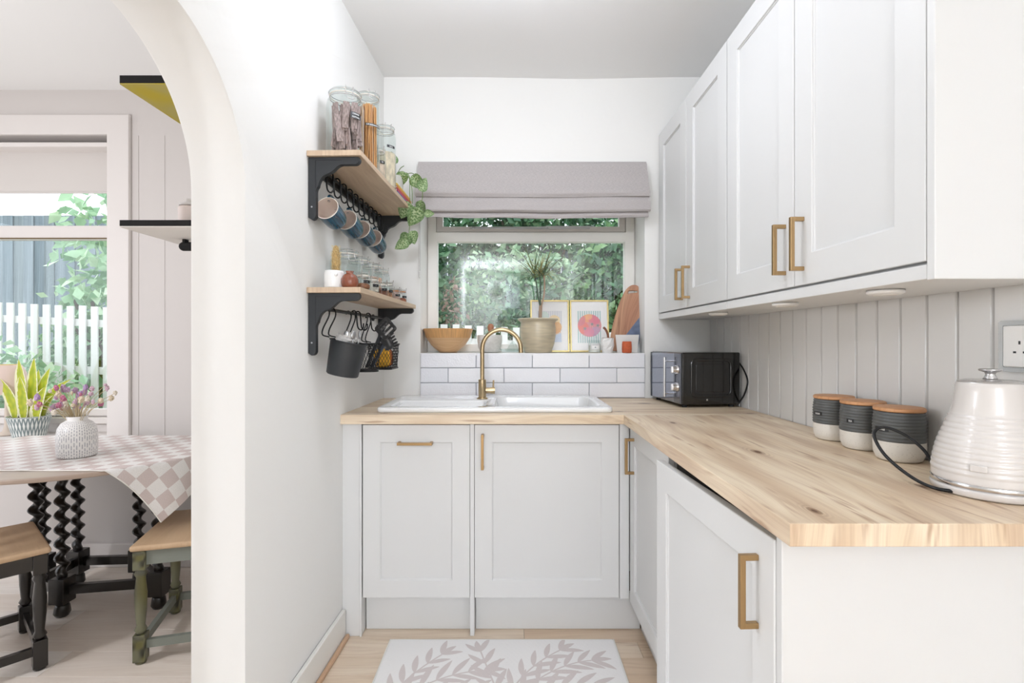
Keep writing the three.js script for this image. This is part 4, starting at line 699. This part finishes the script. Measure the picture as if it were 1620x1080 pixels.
{
  const t = thing('electric_kettle', 'cream ribbed electric kettle with chrome trim on the worktop', 'kettle', [0.938, TOP, -1.012]);
  const cream = phys({ color: 0xd9d4cf, roughness: 0.25, clearcoat: 0.5, clearcoatRoughness: 0.1 });
  mesh('base', lathe([[0, 0], [0.088, 0], [0.092, 0.004], [0.0935, 0.012], [0.092, 0.017], [0, 0.017]], 64), cream, t);
  for (const a of [0.3, 2.4, 4.5]) mesh('foot', cyl(0.007, 0.007, 0.003, 0.075 * Math.cos(a), 0.0012, 0.075 * Math.sin(a), 12), std(0xdddddd, 0.5), t);
  mesh('chrome_band', lathe([[0.09, 0.017], [0.0925, 0.018], [0.0925, 0.025], [0.09, 0.026]], 64), M.chrome, t);
  const pr = [[0.0905, 0.026]]; const R = (y) => y < 0.1 ? 0.0915 - 0.02 * ((y - 0.026) / 0.1) ** 2 : y < 0.16 ? 0.0805 - 0.35 * (y - 0.1) : 0.0595 - 0.13 * (y - 0.16);
  for (let y = 0.028; y < 0.155; y += 0.0014) { const k = y > 0.04 && y < 0.15 ? 0.0013 * Math.abs(Math.sin(Math.PI * (y - 0.04) / 0.0105)) : 0; pr.push([R(y) + k, y]); } for (let y = 0.157; y <= 0.212; y += 0.008) pr.push([R(y), y]); pr.push([0.0515, 0.214], [0.049, 0.2145]);
  const bg = lathe(pr, 72); mesh('body', bg, cream, t);
  const lidp = mesh('lid', lathe([[0.0512, 0.2142], [0.050, 0.217], [0.04, 0.2195], [0, 0.221]], 56), std(0xcfccc9, 0.25, { metalness: 0.6 }), t);
  mesh('lid_knob', lathe([[0, 0.22], [0.012, 0.22], [0.010, 0.224], [0.0075, 0.23], [0.009, 0.234], [0.0175, 0.237], [0.0185, 0.2395], [0.0165, 0.2415], [0, 0.242]], 36), M.chrome, lidp);
  mesh('spout', new THREE.ConeGeometry(0.022, 0.055, 20).rotateX(-0.9).translate(0.0, 0.188, -0.062), cream, t);
  const hd = mesh('handle', tube([[0.048, 0.196, 0.022], [0.07, 0.215, 0.034], [0.1, 0.205, 0.048], [0.112, 0.16, 0.054], [0.108, 0.1, 0.052], [0.09, 0.06, 0.043], [0.076, 0.055, 0.036]], 0.011, 40, 12), cream, t); mesh('handle_collar', tube([[0.048, 0.19, 0.022], [0.06, 0.203, 0.028]], 0.0135, 8, 14), M.chrome, hd);
  const bd = rb(-0.013, 0.013, -0.0065, 0.0065, -0.003, 0.002, 0.0024, 3); const ba = -0.92; mesh('badge', bd.rotateY(ba).translate(0.0925 * Math.sin(ba), 0.058, 0.0925 * Math.cos(ba)), cream, t);
  mesh('power_cord', tube([[-0.085, 0.006, 0.02], [-0.105, 0.006, 0.0], [-0.115, 0.014, -0.045], [-0.118, 0.05, -0.13], [-0.108, 0.086, -0.17], [-0.088, 0.098, -0.172], [-0.064, 0.088, -0.14], [-0.045, 0.058, -0.105], [-0.03, 0.02, -0.092], [-0.01, 0.006, -0.094]], 0.0035, 70, 8), M.wire, t);
  const so = thing('wall_socket', 'white double wall socket on the boarded wall', 'socket', [1.0348, 1.19, -1.007], -Math.PI / 2);
  mesh('surround', extrude((() => { const s = rrect(-0.083, 0.083, -0.053, 0.053, 0.006); s.holes.push(rrect(-0.073, 0.073, -0.043, 0.043, 0.003, THREE.Path)); return s; })(), 0.008, 0.001), phys({ color: 0xf2f4f4, roughness: 0.1, transmission: 0.6, thickness: 0 }), so);
  const pl = mesh('plate', rb(-0.0725, 0.0725, -0.0425, 0.0425, 0, 0.009, 0.003), M.white, so);
  for (const x of [-0.036, 0.036]) mesh('pin_holes', [b2(x - 0.002, x + 0.002, 0.004, 0.011, 0.0085, 0.0094), b2(x - 0.013, x - 0.007, -0.014, -0.010, 0.0085, 0.0094), b2(x + 0.007, x + 0.013, -0.014, -0.010, 0.0085, 0.0094)], std(0x3a3a3c, 0.8), pl);
  for (const x of [-0.018, 0.018]) mesh('switch', rb(x - 0.005, x + 0.005, 0.018, 0.032, 0.008, 0.0115, 0.0015), std(0x8a8a8c, 0.5), pl);
}
// rug
{
  const t = thing('rug', 'cream rug with taupe trailing leaves in front of the sink', 'rug', [-0.04, 0.0006, -1.39]);
  const tex = canvasTex(1024, 1500, (c, w, h) => {
    c.fillStyle = '#f8f6f4'; c.fillRect(0, 0, w, h); const q = rng(3); c.fillStyle = 'rgba(200,194,190,0.25)'; for (let k = 0; k < 9000; k++) c.fillRect(q() * w, q() * h, 2, 1);
    const col = '#ddd4d1';
    const leaf = (x, y, a, L, W) => { c.save(); c.translate(x, y); c.rotate(a); c.beginPath(); c.moveTo(0, 0); c.bezierCurveTo(L * 0.25, -W, L * 0.7, -W * 0.9, L, 0); c.bezierCurveTo(L * 0.7, W * 0.35, L * 0.3, W * 0.6, 0, 0); c.fill(); c.restore(); };
    const spray = (p0, p1, p2, n, L, flip) => { c.strokeStyle = col; c.fillStyle = col; c.lineWidth = 7; c.beginPath(); c.moveTo(...p0); c.quadraticCurveTo(...p1, ...p2); c.stroke();
      for (let k = 1; k <= n; k++) { const s = k / n, x = (1 - s) ** 2 * p0[0] + 2 * s * (1 - s) * p1[0] + s * s * p2[0], y = (1 - s) ** 2 * p0[1] + 2 * s * (1 - s) * p1[1] + s * s * p2[1]; const tx = 2 * (1 - s) * (p1[0] - p0[0]) + 2 * s * (p2[0] - p1[0]), ty = 2 * (1 - s) * (p1[1] - p0[1]) + 2 * s * (p2[1] - p1[1]), a = Math.atan2(ty, tx); leaf(x, y, a - 0.65 * flip, L * (1.3 - 0.3 * s), 25); leaf(x, y, a + 0.6 * flip, L * (1.2 - 0.3 * s), 23); } leaf(...p2, Math.atan2(p2[1] - p1[1], p2[0] - p1[0]), L * 0.8, 26); };
    for (const oy of [0, 500, 1000]) {
      spray([70, oy + 420], [110, oy + 260], [250, oy + 110], 5, 105, 1); spray([80, oy + 430], [240, oy + 230], [440, oy + 215], 6, 120, 1); spray([90, oy + 450], [260, oy + 340], [470, oy + 350], 5, 115, 1); spray([520, oy + 400], [470, oy + 250], [420, oy + 90], 4, 105, -1); spray([530, oy + 400], [600, oy + 200], [770, oy + 80], 5, 110, -1); spray([540, oy + 410], [720, oy + 170], [900, oy + 150], 6, 115, -1); spray([560, oy + 420], [760, oy + 260], [930, oy + 330], 6, 115, 1); spray([560, oy + 450], [700, oy + 390], [820, oy + 450], 4, 100, 1);
    }
  });
  const pile = uvBox(rb(-0.444, 0.444, 0, 0.007, -0.675, 0.675, 0.003), 0), p = pile.attributes.position, uv = pile.attributes.uv; for (let i = 0; i < p.count; i++) uv.setXY(i, (p.getX(i) + 0.444) / 0.888, (0.675 - p.getZ(i)) / 1.35);
  mesh('pile', pile, std(0xffffff, 0.95, { map: tex, bumpMap: weave, bumpScale: 0.0006 }), t);
  mesh('edging', [rb(-0.45, -0.442, 0.0002, 0.0075, -0.68, 0.68, 0.003), rb(0.442, 0.45, 0.0002, 0.0075, -0.68, 0.68, 0.003), rb(-0.442, 0.442, 0.0002, 0.0075, -0.68, -0.672, 0.003), rb(-0.442, 0.442, 0.0002, 0.0075, 0.672, 0.68, 0.003)], std(0xeceae4, 0.9), t);
}

// ---------------------------------------------------------------- dining room furniture
const oak = phys({ color: 0x15110d, roughness: 0.28, clearcoat: 0.4 });
const olive = std(0xffffff, 0.35, { map: dataTex(128, 256, (u, v) => { const k = cl(0.5 + 1.3 * tileN(u, v, 0.8, 1.2, 5)), j = cl(0.4 + 0.9 * tileN(u, v, 1, 1.5, 9)); return mix(mix([44, 44, 30], [104, 100, 58], k), [122, 124, 112], 0.6 * j); }) });
function twist(r, y0, y1, turns, x = 0, z = 0) {      // barley-sugar column
  const nu = 14, nv = Math.round((y1 - y0) / 0.006);
  return grid(nu, nv, (u, v) => { const a = u * 6.2832, y = y0 + (y1 - y0) * v, b = turns * 6.2832 * v, e = r * 0.42 * Math.min(1, 8 * v, 8 * (1 - v)); return [x + e * Math.cos(b) + r * 0.78 * Math.cos(-a), y, z + e * Math.sin(b) + r * 0.78 * Math.sin(-a)]; });
}
const legGeo = (top, r, blocks) => merge([twist(r, 0.17, top - 0.1, (top - 0.27) / 0.062), rb(-r * 1.35, r * 1.35, top - 0.1, top, -r * 1.35, r * 1.35, 0.003, 1), rb(-r * 1.35, r * 1.35, 0.06, 0.17, -r * 1.35, r * 1.35, 0.003, 1), lathe([[0, 0], [r * 0.9, 0], [r * 1.25, 0.015], [r * 1.1, 0.045], [r * 0.8, 0.06], [0, 0.06]], 16)]);
{
  const C = [-1.885, 2.35], R = 0.6, Y = 0.725, back = 2.61;
  const t = thing('gateleg_table', 'dark gateleg dining table with barley twist legs', 'table', [C[0], 0, -C[1]]);
  const s = new THREE.Shape(); const a0 = Math.asin((back - C[1]) / R); s.absarc(0, 0, R, a0, Math.PI - a0, true); s.closePath();       // shape y = depth; flat edge at the wall
  const g = extrude(s, 0.018, 0.005, 60); g.applyMatrix4(new THREE.Matrix4().set(1, 0, 0, 0, 0, 0, 1, Y - 0.018, 0, -1, 0, 0, 0, 0, 0, 1));
  mesh('table_top', uvBox(g, 0), std(0xb8aaa0, 0.4, { map: paleFloorTex }), t);
  const lg = legGeo(Y - 0.02, 0.025), L = [[-0.265, -0.205], [0.025, -0.225], [-0.265, 0.02], [-0.085, 0.09], [-0.385, -0.15], [0.29, 0.02]];
  for (const [x, z] of L) mesh('leg', lg, oak, t).position.set(x, 0, z);
  const bm = (a, b, y, h) => beam([a[0], y, a[1]], [b[0], y, b[1]], 0.022, h);
  for (const [a, b] of [[0, 1], [0, 2], [2, 3], [1, 5], [3, 5]]) { mesh('stretcher', bm(L[a], L[b], 0.115, 0.04), oak, t); mesh('apron', bm(L[a], L[b], Y - 0.06, 0.06), oak, t); }
  // cloth: a flat rectangle that falls down wherever it leaves the table top
  const Yc = Y + 0.0015, x0 = -0.75, x1 = 0.70, z0 = -0.252, z1 = 0.462;
  const cg = grid(110, 56, (u, v) => {
    const x = x0 + (x1 - x0) * u, z = z0 + (z1 - z0) * v, r = Math.hypot(x, z); if (r <= R) return [x, Yc + 0.0006 * n2(x * 9, z * 9), z];
    const o = r - R, a = Math.atan2(z, x), k = R + 0.006 + 0.012 * Math.sin(a * 16) * Math.min(1, o * 8) + 0.018 * (1 - Math.exp(-o * 9)); return [k * Math.cos(a), Yc - Math.max(0, o - 0.008), k * Math.sin(a)];
  });
  const ct = dataTex(512, 512, (u, v) => { const q = (Math.floor(u * 8) + Math.floor(v * 8)) % 2, k = 1 + 0.03 * tileN(u, v, 90, 90, 3); return (q ? [214, 200, 196] : [240, 237, 234]).map((e) => Math.min(255, e * k)); }); ct.repeat.set(3.2, 1.58);
  const cloth = thing('tablecloth', 'pink and white checked tablecloth draped over the gateleg table', 'tablecloth', [C[0], 0, -C[1]]);
  mesh('fabric', cg, std(0xffffff, 0.9, { map: ct, side: THREE.DoubleSide }), cloth);
  const he = []; for (let k = 0; k <= 110; k++) { const p = cg.attributes.position, i = k; he.push([p.getX(i), p.getY(i) + 0.001, p.getZ(i)]); } mesh('hem', tube(he, 0.0022, 200, 5), std(0xf3efe8, 0.9), cloth);
}
function chair(label, x, d, turn, wood, pos, rails = wood) {
  const t = thing('dining_chair', label, 'chair', [x, 0, -d], turn, 'dark dining chairs'), w = 0.2, h = 0.445;
  mesh('seat', uvBox(rb(-w - 0.015, w + 0.015, h - 0.022, h, -w - 0.015, w + 0.015, 0.01), 0), std(0xd9bfa0, 0.5, { map: paleFloorTex }), t);
  const lg = merge([lathe([[0, 0], [0.018, 0], [0.02, 0.006], [0.02, 0.012], [0, 0.012]], 14), rb(-0.021, 0.021, 0.01, 0.11, -0.021, 0.021, 0.003, 1), lathe([[0.012, 0.11], [0.021, 0.125], [0.014, 0.14], [0.019, 0.2], [0.021, 0.26], [0.015, 0.32], [0.022, 0.335], [0.014, 0.35]], 18), rb(-0.021, 0.021, 0.35, h - 0.022, -0.021, 0.021, 0.003, 1)]);
  for (const [a, b] of [[-1, 1], [1, 1], [1, -1], [-1, -1]]) mesh('leg', lg, wood, t).position.set(a * (w - 0.015), 0, b * (w - 0.015));
  const q = w - 0.015; for (const [a, b] of [[[-q, q], [q, q]], [[q, q], [q, -q]], [[q, -q], [-q, -q]], [[-q, -q], [-q, q]]]) { mesh('apron', beam([a[0], h - 0.05, a[1]], [b[0], h - 0.05, b[1]], 0.02, 0.056), rails, t); mesh('stretcher', beam([a[0], 0.07, a[1]], [b[0], 0.07, b[1]], 0.018, 0.03), rails, t); }
  const zb = pos; for (const a of [-1, 1]) mesh('back_post', twist(0.018, h, 1.02, 10, a * q, zb * q), wood, t);
  mesh('backrest', [rb(-q, q, 0.94, 1.02, zb * q - 0.012, zb * q + 0.012, 0.006), rb(-q, q, 0.55, 0.6, zb * q - 0.01, zb * q + 0.01, 0.005), ...[-0.1, 0, 0.1].map((x) => rb(x - 0.018, x + 0.018, 0.6, 0.94, zb * q - 0.007, zb * q + 0.007, 0.003))], wood, t);
}
chair('dark dining chair with a tan seat at the left edge of the view', -1.995, 1.875, -0.71, oak, 1);
chair('olive-tinged dining chair tucked against the table beside the archway', -1.262, 2.16, 0.28 - Math.PI / 2, olive, -1, std(0x83887f, 0.5));
// vase of dried flowers
{
  const t = thing('flower_vase', 'white vase with grey dashes on the checked tablecloth', 'vase', [-1.795, 0.7275, -2.13]);
  const tex = canvasTex(1024, 512, (c, w, h) => { c.fillStyle = '#f1efec'; c.fillRect(0, 0, w, h); c.fillStyle = '#9c9ba2'; const q = rng(2); for (let k = 0; k < 50; k++) for (let j = 0; j < 14; j++) c.fillRect(k * 20.48 + 6, h * 0.4 + j * 19 + (k % 2) * 6 + 5 * q(), 6, 12); });
  mesh('body', lathe([[0, 0], [0.061, 0], [0.066, 0.005], [0.068, 0.03], [0.068, 0.09], [0.064, 0.118], [0.052, 0.138], [0.038, 0.147], [0.034, 0.152], [0.036, 0.165], [0.032, 0.165], [0.031, 0.15], [0.025, 0.12]], 56), std(0xffffff, 0.35, { map: tex }), t);
  const b = thing('dried_flowers', 'mauve and straw dried flowers in the dashed vase', 'flowers', [-1.795, 0.86, -2.13]), q = rng(21), stem = std(0xcdbb96, 0.9);
  const cs = [0xc3a6bd, 0xd4b5c2, 0xdfcfb4, 0xc27a94, 0xe8dece, 0xb79ac0].map((c) => std(c, 0.9));
  for (let k = 0; k < 56; k++) {
    const a = q() * 6.28, L = 0.08 + 0.1 * q(), sp = 0.35 + 0.9 * q(), x = Math.cos(a) * L * sp, z = Math.sin(a) * L * sp * 0.7, y = L * (1.15 - 0.45 * sp);
    mesh('stem', tube([[0.012 * Math.cos(a), -0.03, 0.012 * Math.sin(a)], [x * 0.4, y * 0.55, z * 0.4], [x, y, z]], 0.0012, 8, 4), stem, b);
    const g = new THREE.IcosahedronGeometry(1, 2), p = g.attributes.position; for (let i = 0; i < p.count; i++) { const n = 1 + 0.35 * n3(p.getX(i) * 2 + k, p.getY(i) * 2, p.getZ(i) * 2); p.setXYZ(i, p.getX(i) * n, p.getY(i) * n, p.getZ(i) * n); } g.computeVertexNormals();
    const m = mesh('flower_head', g, cs[k % 6], b); m.position.set(x, y, z); const r = 0.0045 + 0.006 * q(); m.scale.set(r, r * (1 + 0.8 * q()), r);
  }
}
// plant and lamp on the sill
{
  const t = thing('snake_plant', 'yellow-green snake plant in a patterned white pot on the dining sill', 'plant', [-2.525, 0.7005, -2.70]);
  const tex = canvasTex(512, 256, (c, w, h) => { c.fillStyle = '#eceeea'; c.fillRect(0, 0, w, h); c.strokeStyle = '#7f8d8e'; c.lineWidth = 5; for (let k = -8; k < 40; k++) { c.beginPath(); c.moveTo(k * 16, 0); c.lineTo(k * 16 + 128, h); c.stroke(); c.beginPath(); c.moveTo(k * 16 + 128, 0); c.lineTo(k * 16, h); c.stroke(); } });
  mesh('pot', lathe([[0, 0], [0.062, 0], [0.066, 0.003], [0.09, 0.105], [0.093, 0.112], [0.088, 0.113], [0.084, 0.1], [0, 0.1]], 44), std(0xffffff, 0.4, { map: tex }), t);
  mesh('soil', cyl(0.083, 0.083, 0.004, 0, 0.1, 0), std(0x4b3a2a, 1), t);
  const lt = dataTex(64, 128, (u, v) => { const e = Math.abs(u - 0.5) * 2, n = 0.08 * n2(u * 4, v * 14); return e > 0.72 + n ? [244, 242, 206] : mix([206, 208, 60], [150, 176, 50], cl(0.35 + 0.4 * n2(u * 2, v * 5))); }, true, false);
  const lm = phys({ map: lt, roughness: 0.4, side: THREE.DoubleSide, transmission: 0.15, thickness: 0 }), q = rng(31);
  const A = [[-0.03, 0.33, -0.1, 0.0], [0.03, 0.34, 0.12, 0.3], [-0.07, 0.27, -0.5, 0.1], [0.02, 0.27, -0.12, -0.5], [0.05, 0.29, 0.3, 0.1], [0.06, 0.26, 0.72, -0.2], [0.05, 0.18, 0.9, 0.5], [-0.05, 0.22, -0.9, -0.4], [0.0, 0.24, 0.06, 0.6], [-0.04, 0.29, -0.28, -0.3], [0.07, 0.2, 0.5, 0.7]];
  for (const [x, L, lean, z] of A) {
    const w = 0.032, g = grid(6, 14, (u, v) => { const ww = w * Math.pow(Math.sin(Math.PI * (0.12 + 0.88 * v)), 0.75) * (u - 0.5) * 2, bend = lean * v * 0.8; return [x + L * v * Math.sin(bend) + ww, 0.095 + L * v * Math.cos(bend) * 0.95, 0.05 * z + L * 0.25 * z * v * v + 0.25 * Math.abs(ww)]; });
    mesh('leaf', g, lm, t);
  }
  const l = thing('table_lamp', 'small lamp with a pale pink fabric shade behind the snake plant', 'lamp', [-2.70, 0.7005, -2.76]);
  mesh('base', lathe([[0, 0], [0.05, 0], [0.052, 0.008], [0.02, 0.02], [0.012, 0.05], [0.01, 0.24], [0, 0.24]], 28), std(0xd8c9ba, 0.5), l);
  mesh('shade', lathe([[0.085, 0.22], [0.088, 0.23], [0.078, 0.33], [0.06, 0.37], [0.05, 0.375]], 36), phys({ color: 0xf0dcd2, roughness: 0.9, side: THREE.DoubleSide, transmission: 0.3, thickness: 0 }), l);
  mesh('shade_ring', new THREE.TorusGeometry(0.05, 0.002, 6, 30).rotateX(Math.PI / 2).translate(0, 0.375, 0), std(0xe6cf8e, 0.4), l);
}
// floating shelves on the far side of the arched wall
{
  const X1 = wl(1.9) - WT - 0.002, edge = std(0x060504, 0.85);
  for (const [y0, y1, label, under] of [[1.923, 1.945, 'upper black-edged floating shelf with a mustard underside beyond the arch', std(0xffffff, 0.6, { map: dataTex(128, 128, (u, v) => { const k = cl(0.5 + 1.6 * tileN(u, v, 1.6, 1.6, 3)); return mix([186, 164, 28], [176, 166, 120], 0.6 * k); }) })], [1.523, 1.54, 'lower black-edged floating shelf with a pale underside beyond the arch', std(0xded9d3, 0.6)]]) {
    const t = thing('floating_shelf', label, 'shelf', [0, 0, 0], 0, 'floating shelves in the dining room');
    mesh('board', b2(-1.099, X1 - 0.006, y0 + 0.0005, y1, -2.1, -1.445), edge, t);
    mesh('underside', b2(-1.0985, X1 - 0.006, y0 - 0.003, y0 + 0.0004, -2.1, -1.4455), under, t);
  }
  const h = thing('towel_holder', 'black rounded roll holder under the lower floating shelf', 'holder', [-0.985, 1.498, -1.62]);
  mesh('roll_bar', new THREE.CapsuleGeometry(0.014, 0.09, 8, 16).rotateZ(Math.PI / 2), edge, h); mesh('mount', [rb(-0.045, -0.035, 0.008, 0.022, -0.01, 0.01, 0.002), rb(0.035, 0.045, 0.008, 0.022, -0.01, 0.01, 0.002)], edge, h); mesh('cord_hook', tube([[0.03, -0.01, 0], [0.04, -0.03, 0], [0.05, -0.05, 0]], 0.003, 10, 6), edge, h);
  const j = thing('shelf_jar', 'small white lidded jar on the lower floating shelf', 'jar', [-0.953, 1.5405, -1.52]);
  mesh('body', lathe([[0, 0], [0.024, 0], [0.027, 0.004], [0.027, 0.05], [0.022, 0.056], [0, 0.056]], 28), std(0xe3d3cb, 0.4), j); mesh('lid', lathe([[0, 0.056], [0.024, 0.056], [0.024, 0.064], [0.008, 0.067], [0.006, 0.08], [0, 0.081]], 28), std(0xdcd6d2, 0.4), j);
}

// ---------------------------------------------------------------- behind the viewer: cooker hood mirrored in the window
{
  const t = thing('cooker_hood', 'steel chimney cooker hood on the wall behind the viewer', 'hood', [0.02, 0, 4.59]);
  const M2 = std(0xb4b6b8, 0.5, { metalness: 0.8 }); mesh('chimney', rb(-0.14, 0.14, 1.85, 2.55, -0.26, 0, 0.004), M2, t); mesh('canopy', [rb(-0.3, 0.3, 1.62, 1.68, -0.48, 0, 0.004)], M.steel, t);
  const c = new THREE.CylinderGeometry(0.2, 0.42, 0.17, 4, 1).rotateY(Math.PI / 4).scale(1, 1, 0.8).translate(0, 1.765, -0.24); mesh('taper', c, M.steel, t);
}
// ---------------------------------------------------------------- garden
{
  struct('ground', 'garden ground', 'ground', b2(-14, 10, -0.5, -0.15, -16, -3.0), std(0x74806a, 1));
  struct('ground_side', 'paved strip outside the garden door', 'ground', b2(1.25, 12, -0.5, -0.15, -3.0, 6), std(0xa9a69e, 1));
  struct('ground_path', 'pale paved path beside the dining room', 'ground', b2(-12, -4.15, -0.5, -0.15, -3.0, 6), std(0xb5b2aa, 1));
  const f = thing('picket_fence', 'white picket fence in the garden', 'fence', [0, 0, -5.0]);
  const pg = (() => { const s = poly([[-0.033, 0], [0.033, 0], [0.033, 1], [-0.033, 1]]); return uvBox(extrude(s, 0.018, 0.003), 1); })(), pm = std(0xdfe0db, 0.8, { bumpMap: plasterBump, bumpScale: 0.001 });
  const top = (x) => 1.335 - 0.05 * x, base = -0.1;
  for (let x = -5.9; x < 2.2; x += 0.1165) { const p = mesh('picket', pg, pm, f); p.position.set(x, base, 0); p.scale.y = top(x) - base + 0.012 * (rnd() - 0.5); }
  for (const o of [-0.16, -0.62]) mesh('rail', beam([-6, top(-6) + o, -0.02], [2.3, top(2.3) + o, -0.02], 0.03, 0.07), pm, f);
  const b = thing('timber_fence', 'tall grey timber fence behind the bushes', 'fence', [0, 0, -7.6]);
  const bm = [0xffffff, 0xe8eef0, 0xf4f4f0].map((c) => std(c, 0.9, { map: fenceTex })), bg = uvBox(b2(0, 0.145, -0.1, 1, -0.01, 0.01), 1); let k = 0;
  for (let x = -9; x < 4.5; x += 0.152) { const p = mesh('board', bg, bm[k++ % 3], b); p.position.set(x, 0, 0.012 * (k % 2)); p.scale.y = x < -3 ? 3.05 : 2.6; }
  for (const y of [0.5, 1.9]) mesh('rail', b2(-9, 4.6, y, y + 0.09, -0.06, -0.012), bm[1], b);
}
const leafMats = {};
function bush(name, label, x, y, z, rx, ry, rz, n, size, cols, seed) {
  const t = thing(name, label, 'bush', [x, -0.15, z], 0, 'garden shrubs'), q = rng(seed);
  const part = cols.map(() => ({ pos: [], nor: [], idx: [] })), a = V(0, 0, 0), u = V(0, 0, 0), w = V(0, 0, 0);
  for (let k = 0; k < n; k++) {
    const th = q() * 6.283, ph = Math.acos(2 * q() - 1), rr = Math.pow(q(), 0.4); let px = Math.sin(ph) * Math.cos(th) * rr, py = Math.cos(ph) * rr, pz = Math.sin(ph) * Math.sin(th) * rr;
    const clump = 1 + 0.3 * n3(px * 2.4 + seed, py * 2.4, pz * 2.4); px *= rx * clump; py = y + 0.15 + py * ry * clump; pz *= rz * clump; if (py < 0.02) continue;
    u.set(q() - 0.5, q() - 0.7, q() - 0.5).normalize(); w.set(q() - 0.5, q() - 0.5, q() - 0.5).cross(u).normalize(); a.copy(u).cross(w).normalize();
    const o = part[Math.floor(q() * cols.length)], s = size * (0.6 + 0.8 * q()), b = o.pos.length / 3;
    for (const [l, m, h] of [[0, 0, 0], [0.5, 0.28, 0.06], [1, 0, -0.05], [0.5, -0.28, 0.06]]) { o.pos.push(px + s * (l * u.x + m * w.x + h * a.x), py + s * (l * u.y + m * w.y + h * a.y), pz + s * (l * u.z + m * w.z + h * a.z)); o.nor.push(a.x, a.y, a.z); }
    o.idx.push(b, b + 1, b + 2, b, b + 2, b + 3);
  }
  part.forEach((o, i) => {
    const g = new THREE.BufferGeometry(); g.setAttribute('position', new THREE.Float32BufferAttribute(o.pos, 3)); g.setAttribute('normal', new THREE.Float32BufferAttribute(o.nor, 3)); g.setIndex(o.idx); g.computeVertexNormals();
    tag(mesh('foliage', g, leafMats[cols[i]] ??= phys({ color: cols[i], roughness: 0.6, side: THREE.DoubleSide, transmission: 0.3, thickness: 0 }), t), 'small leaves', null, null, 'stuff');
  });
  const st = []; for (let k = 0; k < 5; k++) st.push([[0.1 * (q() - 0.5), 0, 0.1 * (q() - 0.5)], [0.4 * rx * (q() - 0.5), y * 0.6, 0.3 * rz * (q() - 0.5)], [1.1 * rx * (q() - 0.5), y + 0.5 * ry * q(), 0.6 * rz * (q() - 0.5)]]);
  for (const s of st) mesh('branch', tube(s, 0.018, 12, 6), std(0x6a5f52, 0.9), t);
}
{
  const dk = [0x4d7a56, 0x5f8f62, 0x3d6a4c], md = [0x6f9f6c, 0x8fb67f, 0x588a5e], lt = [0xa9cda4, 0xc6dfba, 0x94bd96], pk = [0xa08474, 0x7f9068, 0xb89a8c];
  bush('leafy_shrub', 'dark leafy shrub left of the kitchen window view', -1.05, 1.6, -5.62, 0.44, 1.3, 0.3, 3600, 0.11, dk, 1);
  bush('leafy_shrub', 'mid green shrub low behind the picket fence', -0.36, 1.0, -5.6, 0.36, 0.7, 0.28, 2400, 0.09, md.concat(dk), 2);
  bush('leafy_shrub', 'dark shrub behind the big plant pot', 0.3, 1.05, -5.62, 0.34, 0.75, 0.28, 2400, 0.09, dk, 3);
  bush('leafy_shrub', 'dense broad-leaved shrub at the right of the kitchen window', 1.08, 1.5, -5.6, 0.48, 1.1, 0.3, 4200, 0.10, dk.concat(md), 4);
  bush('leafy_shrub', 'overhanging dark tree crown above the kitchen window view', 0.2, 2.95, -7.0, 1.8, 0.85, 0.38, 5200, 0.12, dk.concat([0x7c9a72]), 5);
  bush('leafy_shrub', 'pale hazy shrub in front of the timber fence', 0.15, 1.75, -6.25, 0.95, 0.62, 0.17, 2600, 0.10, lt, 6);
  bush('leafy_shrub', 'reddish climbing shrub beside the wooden bowl', -0.6, 1.35, -5.13, 0.15, 0.5, 0.06, 500, 0.06, pk.concat(dk), 7);
  bush('leafy_shrub', 'pale feathery shrub at the right of the dining window', -4.4, 1.55, -5.5, 0.45, 1.5, 0.25, 800, 0.15, lt, 8);
  bush('leafy_shrub', 'pale low shrub below the dining window fence', -4.6, 0.65, -4.55, 0.8, 0.5, 0.26, 1800, 0.10, lt, 9);
  bush('leafy_shrub', 'pale green shrub behind the dining window fence', -5.0, 0.9, -6.35, 1.1, 0.7, 0.3, 2400, 0.11, md.concat(lt), 10);
}
renderer.render(scene, camera);
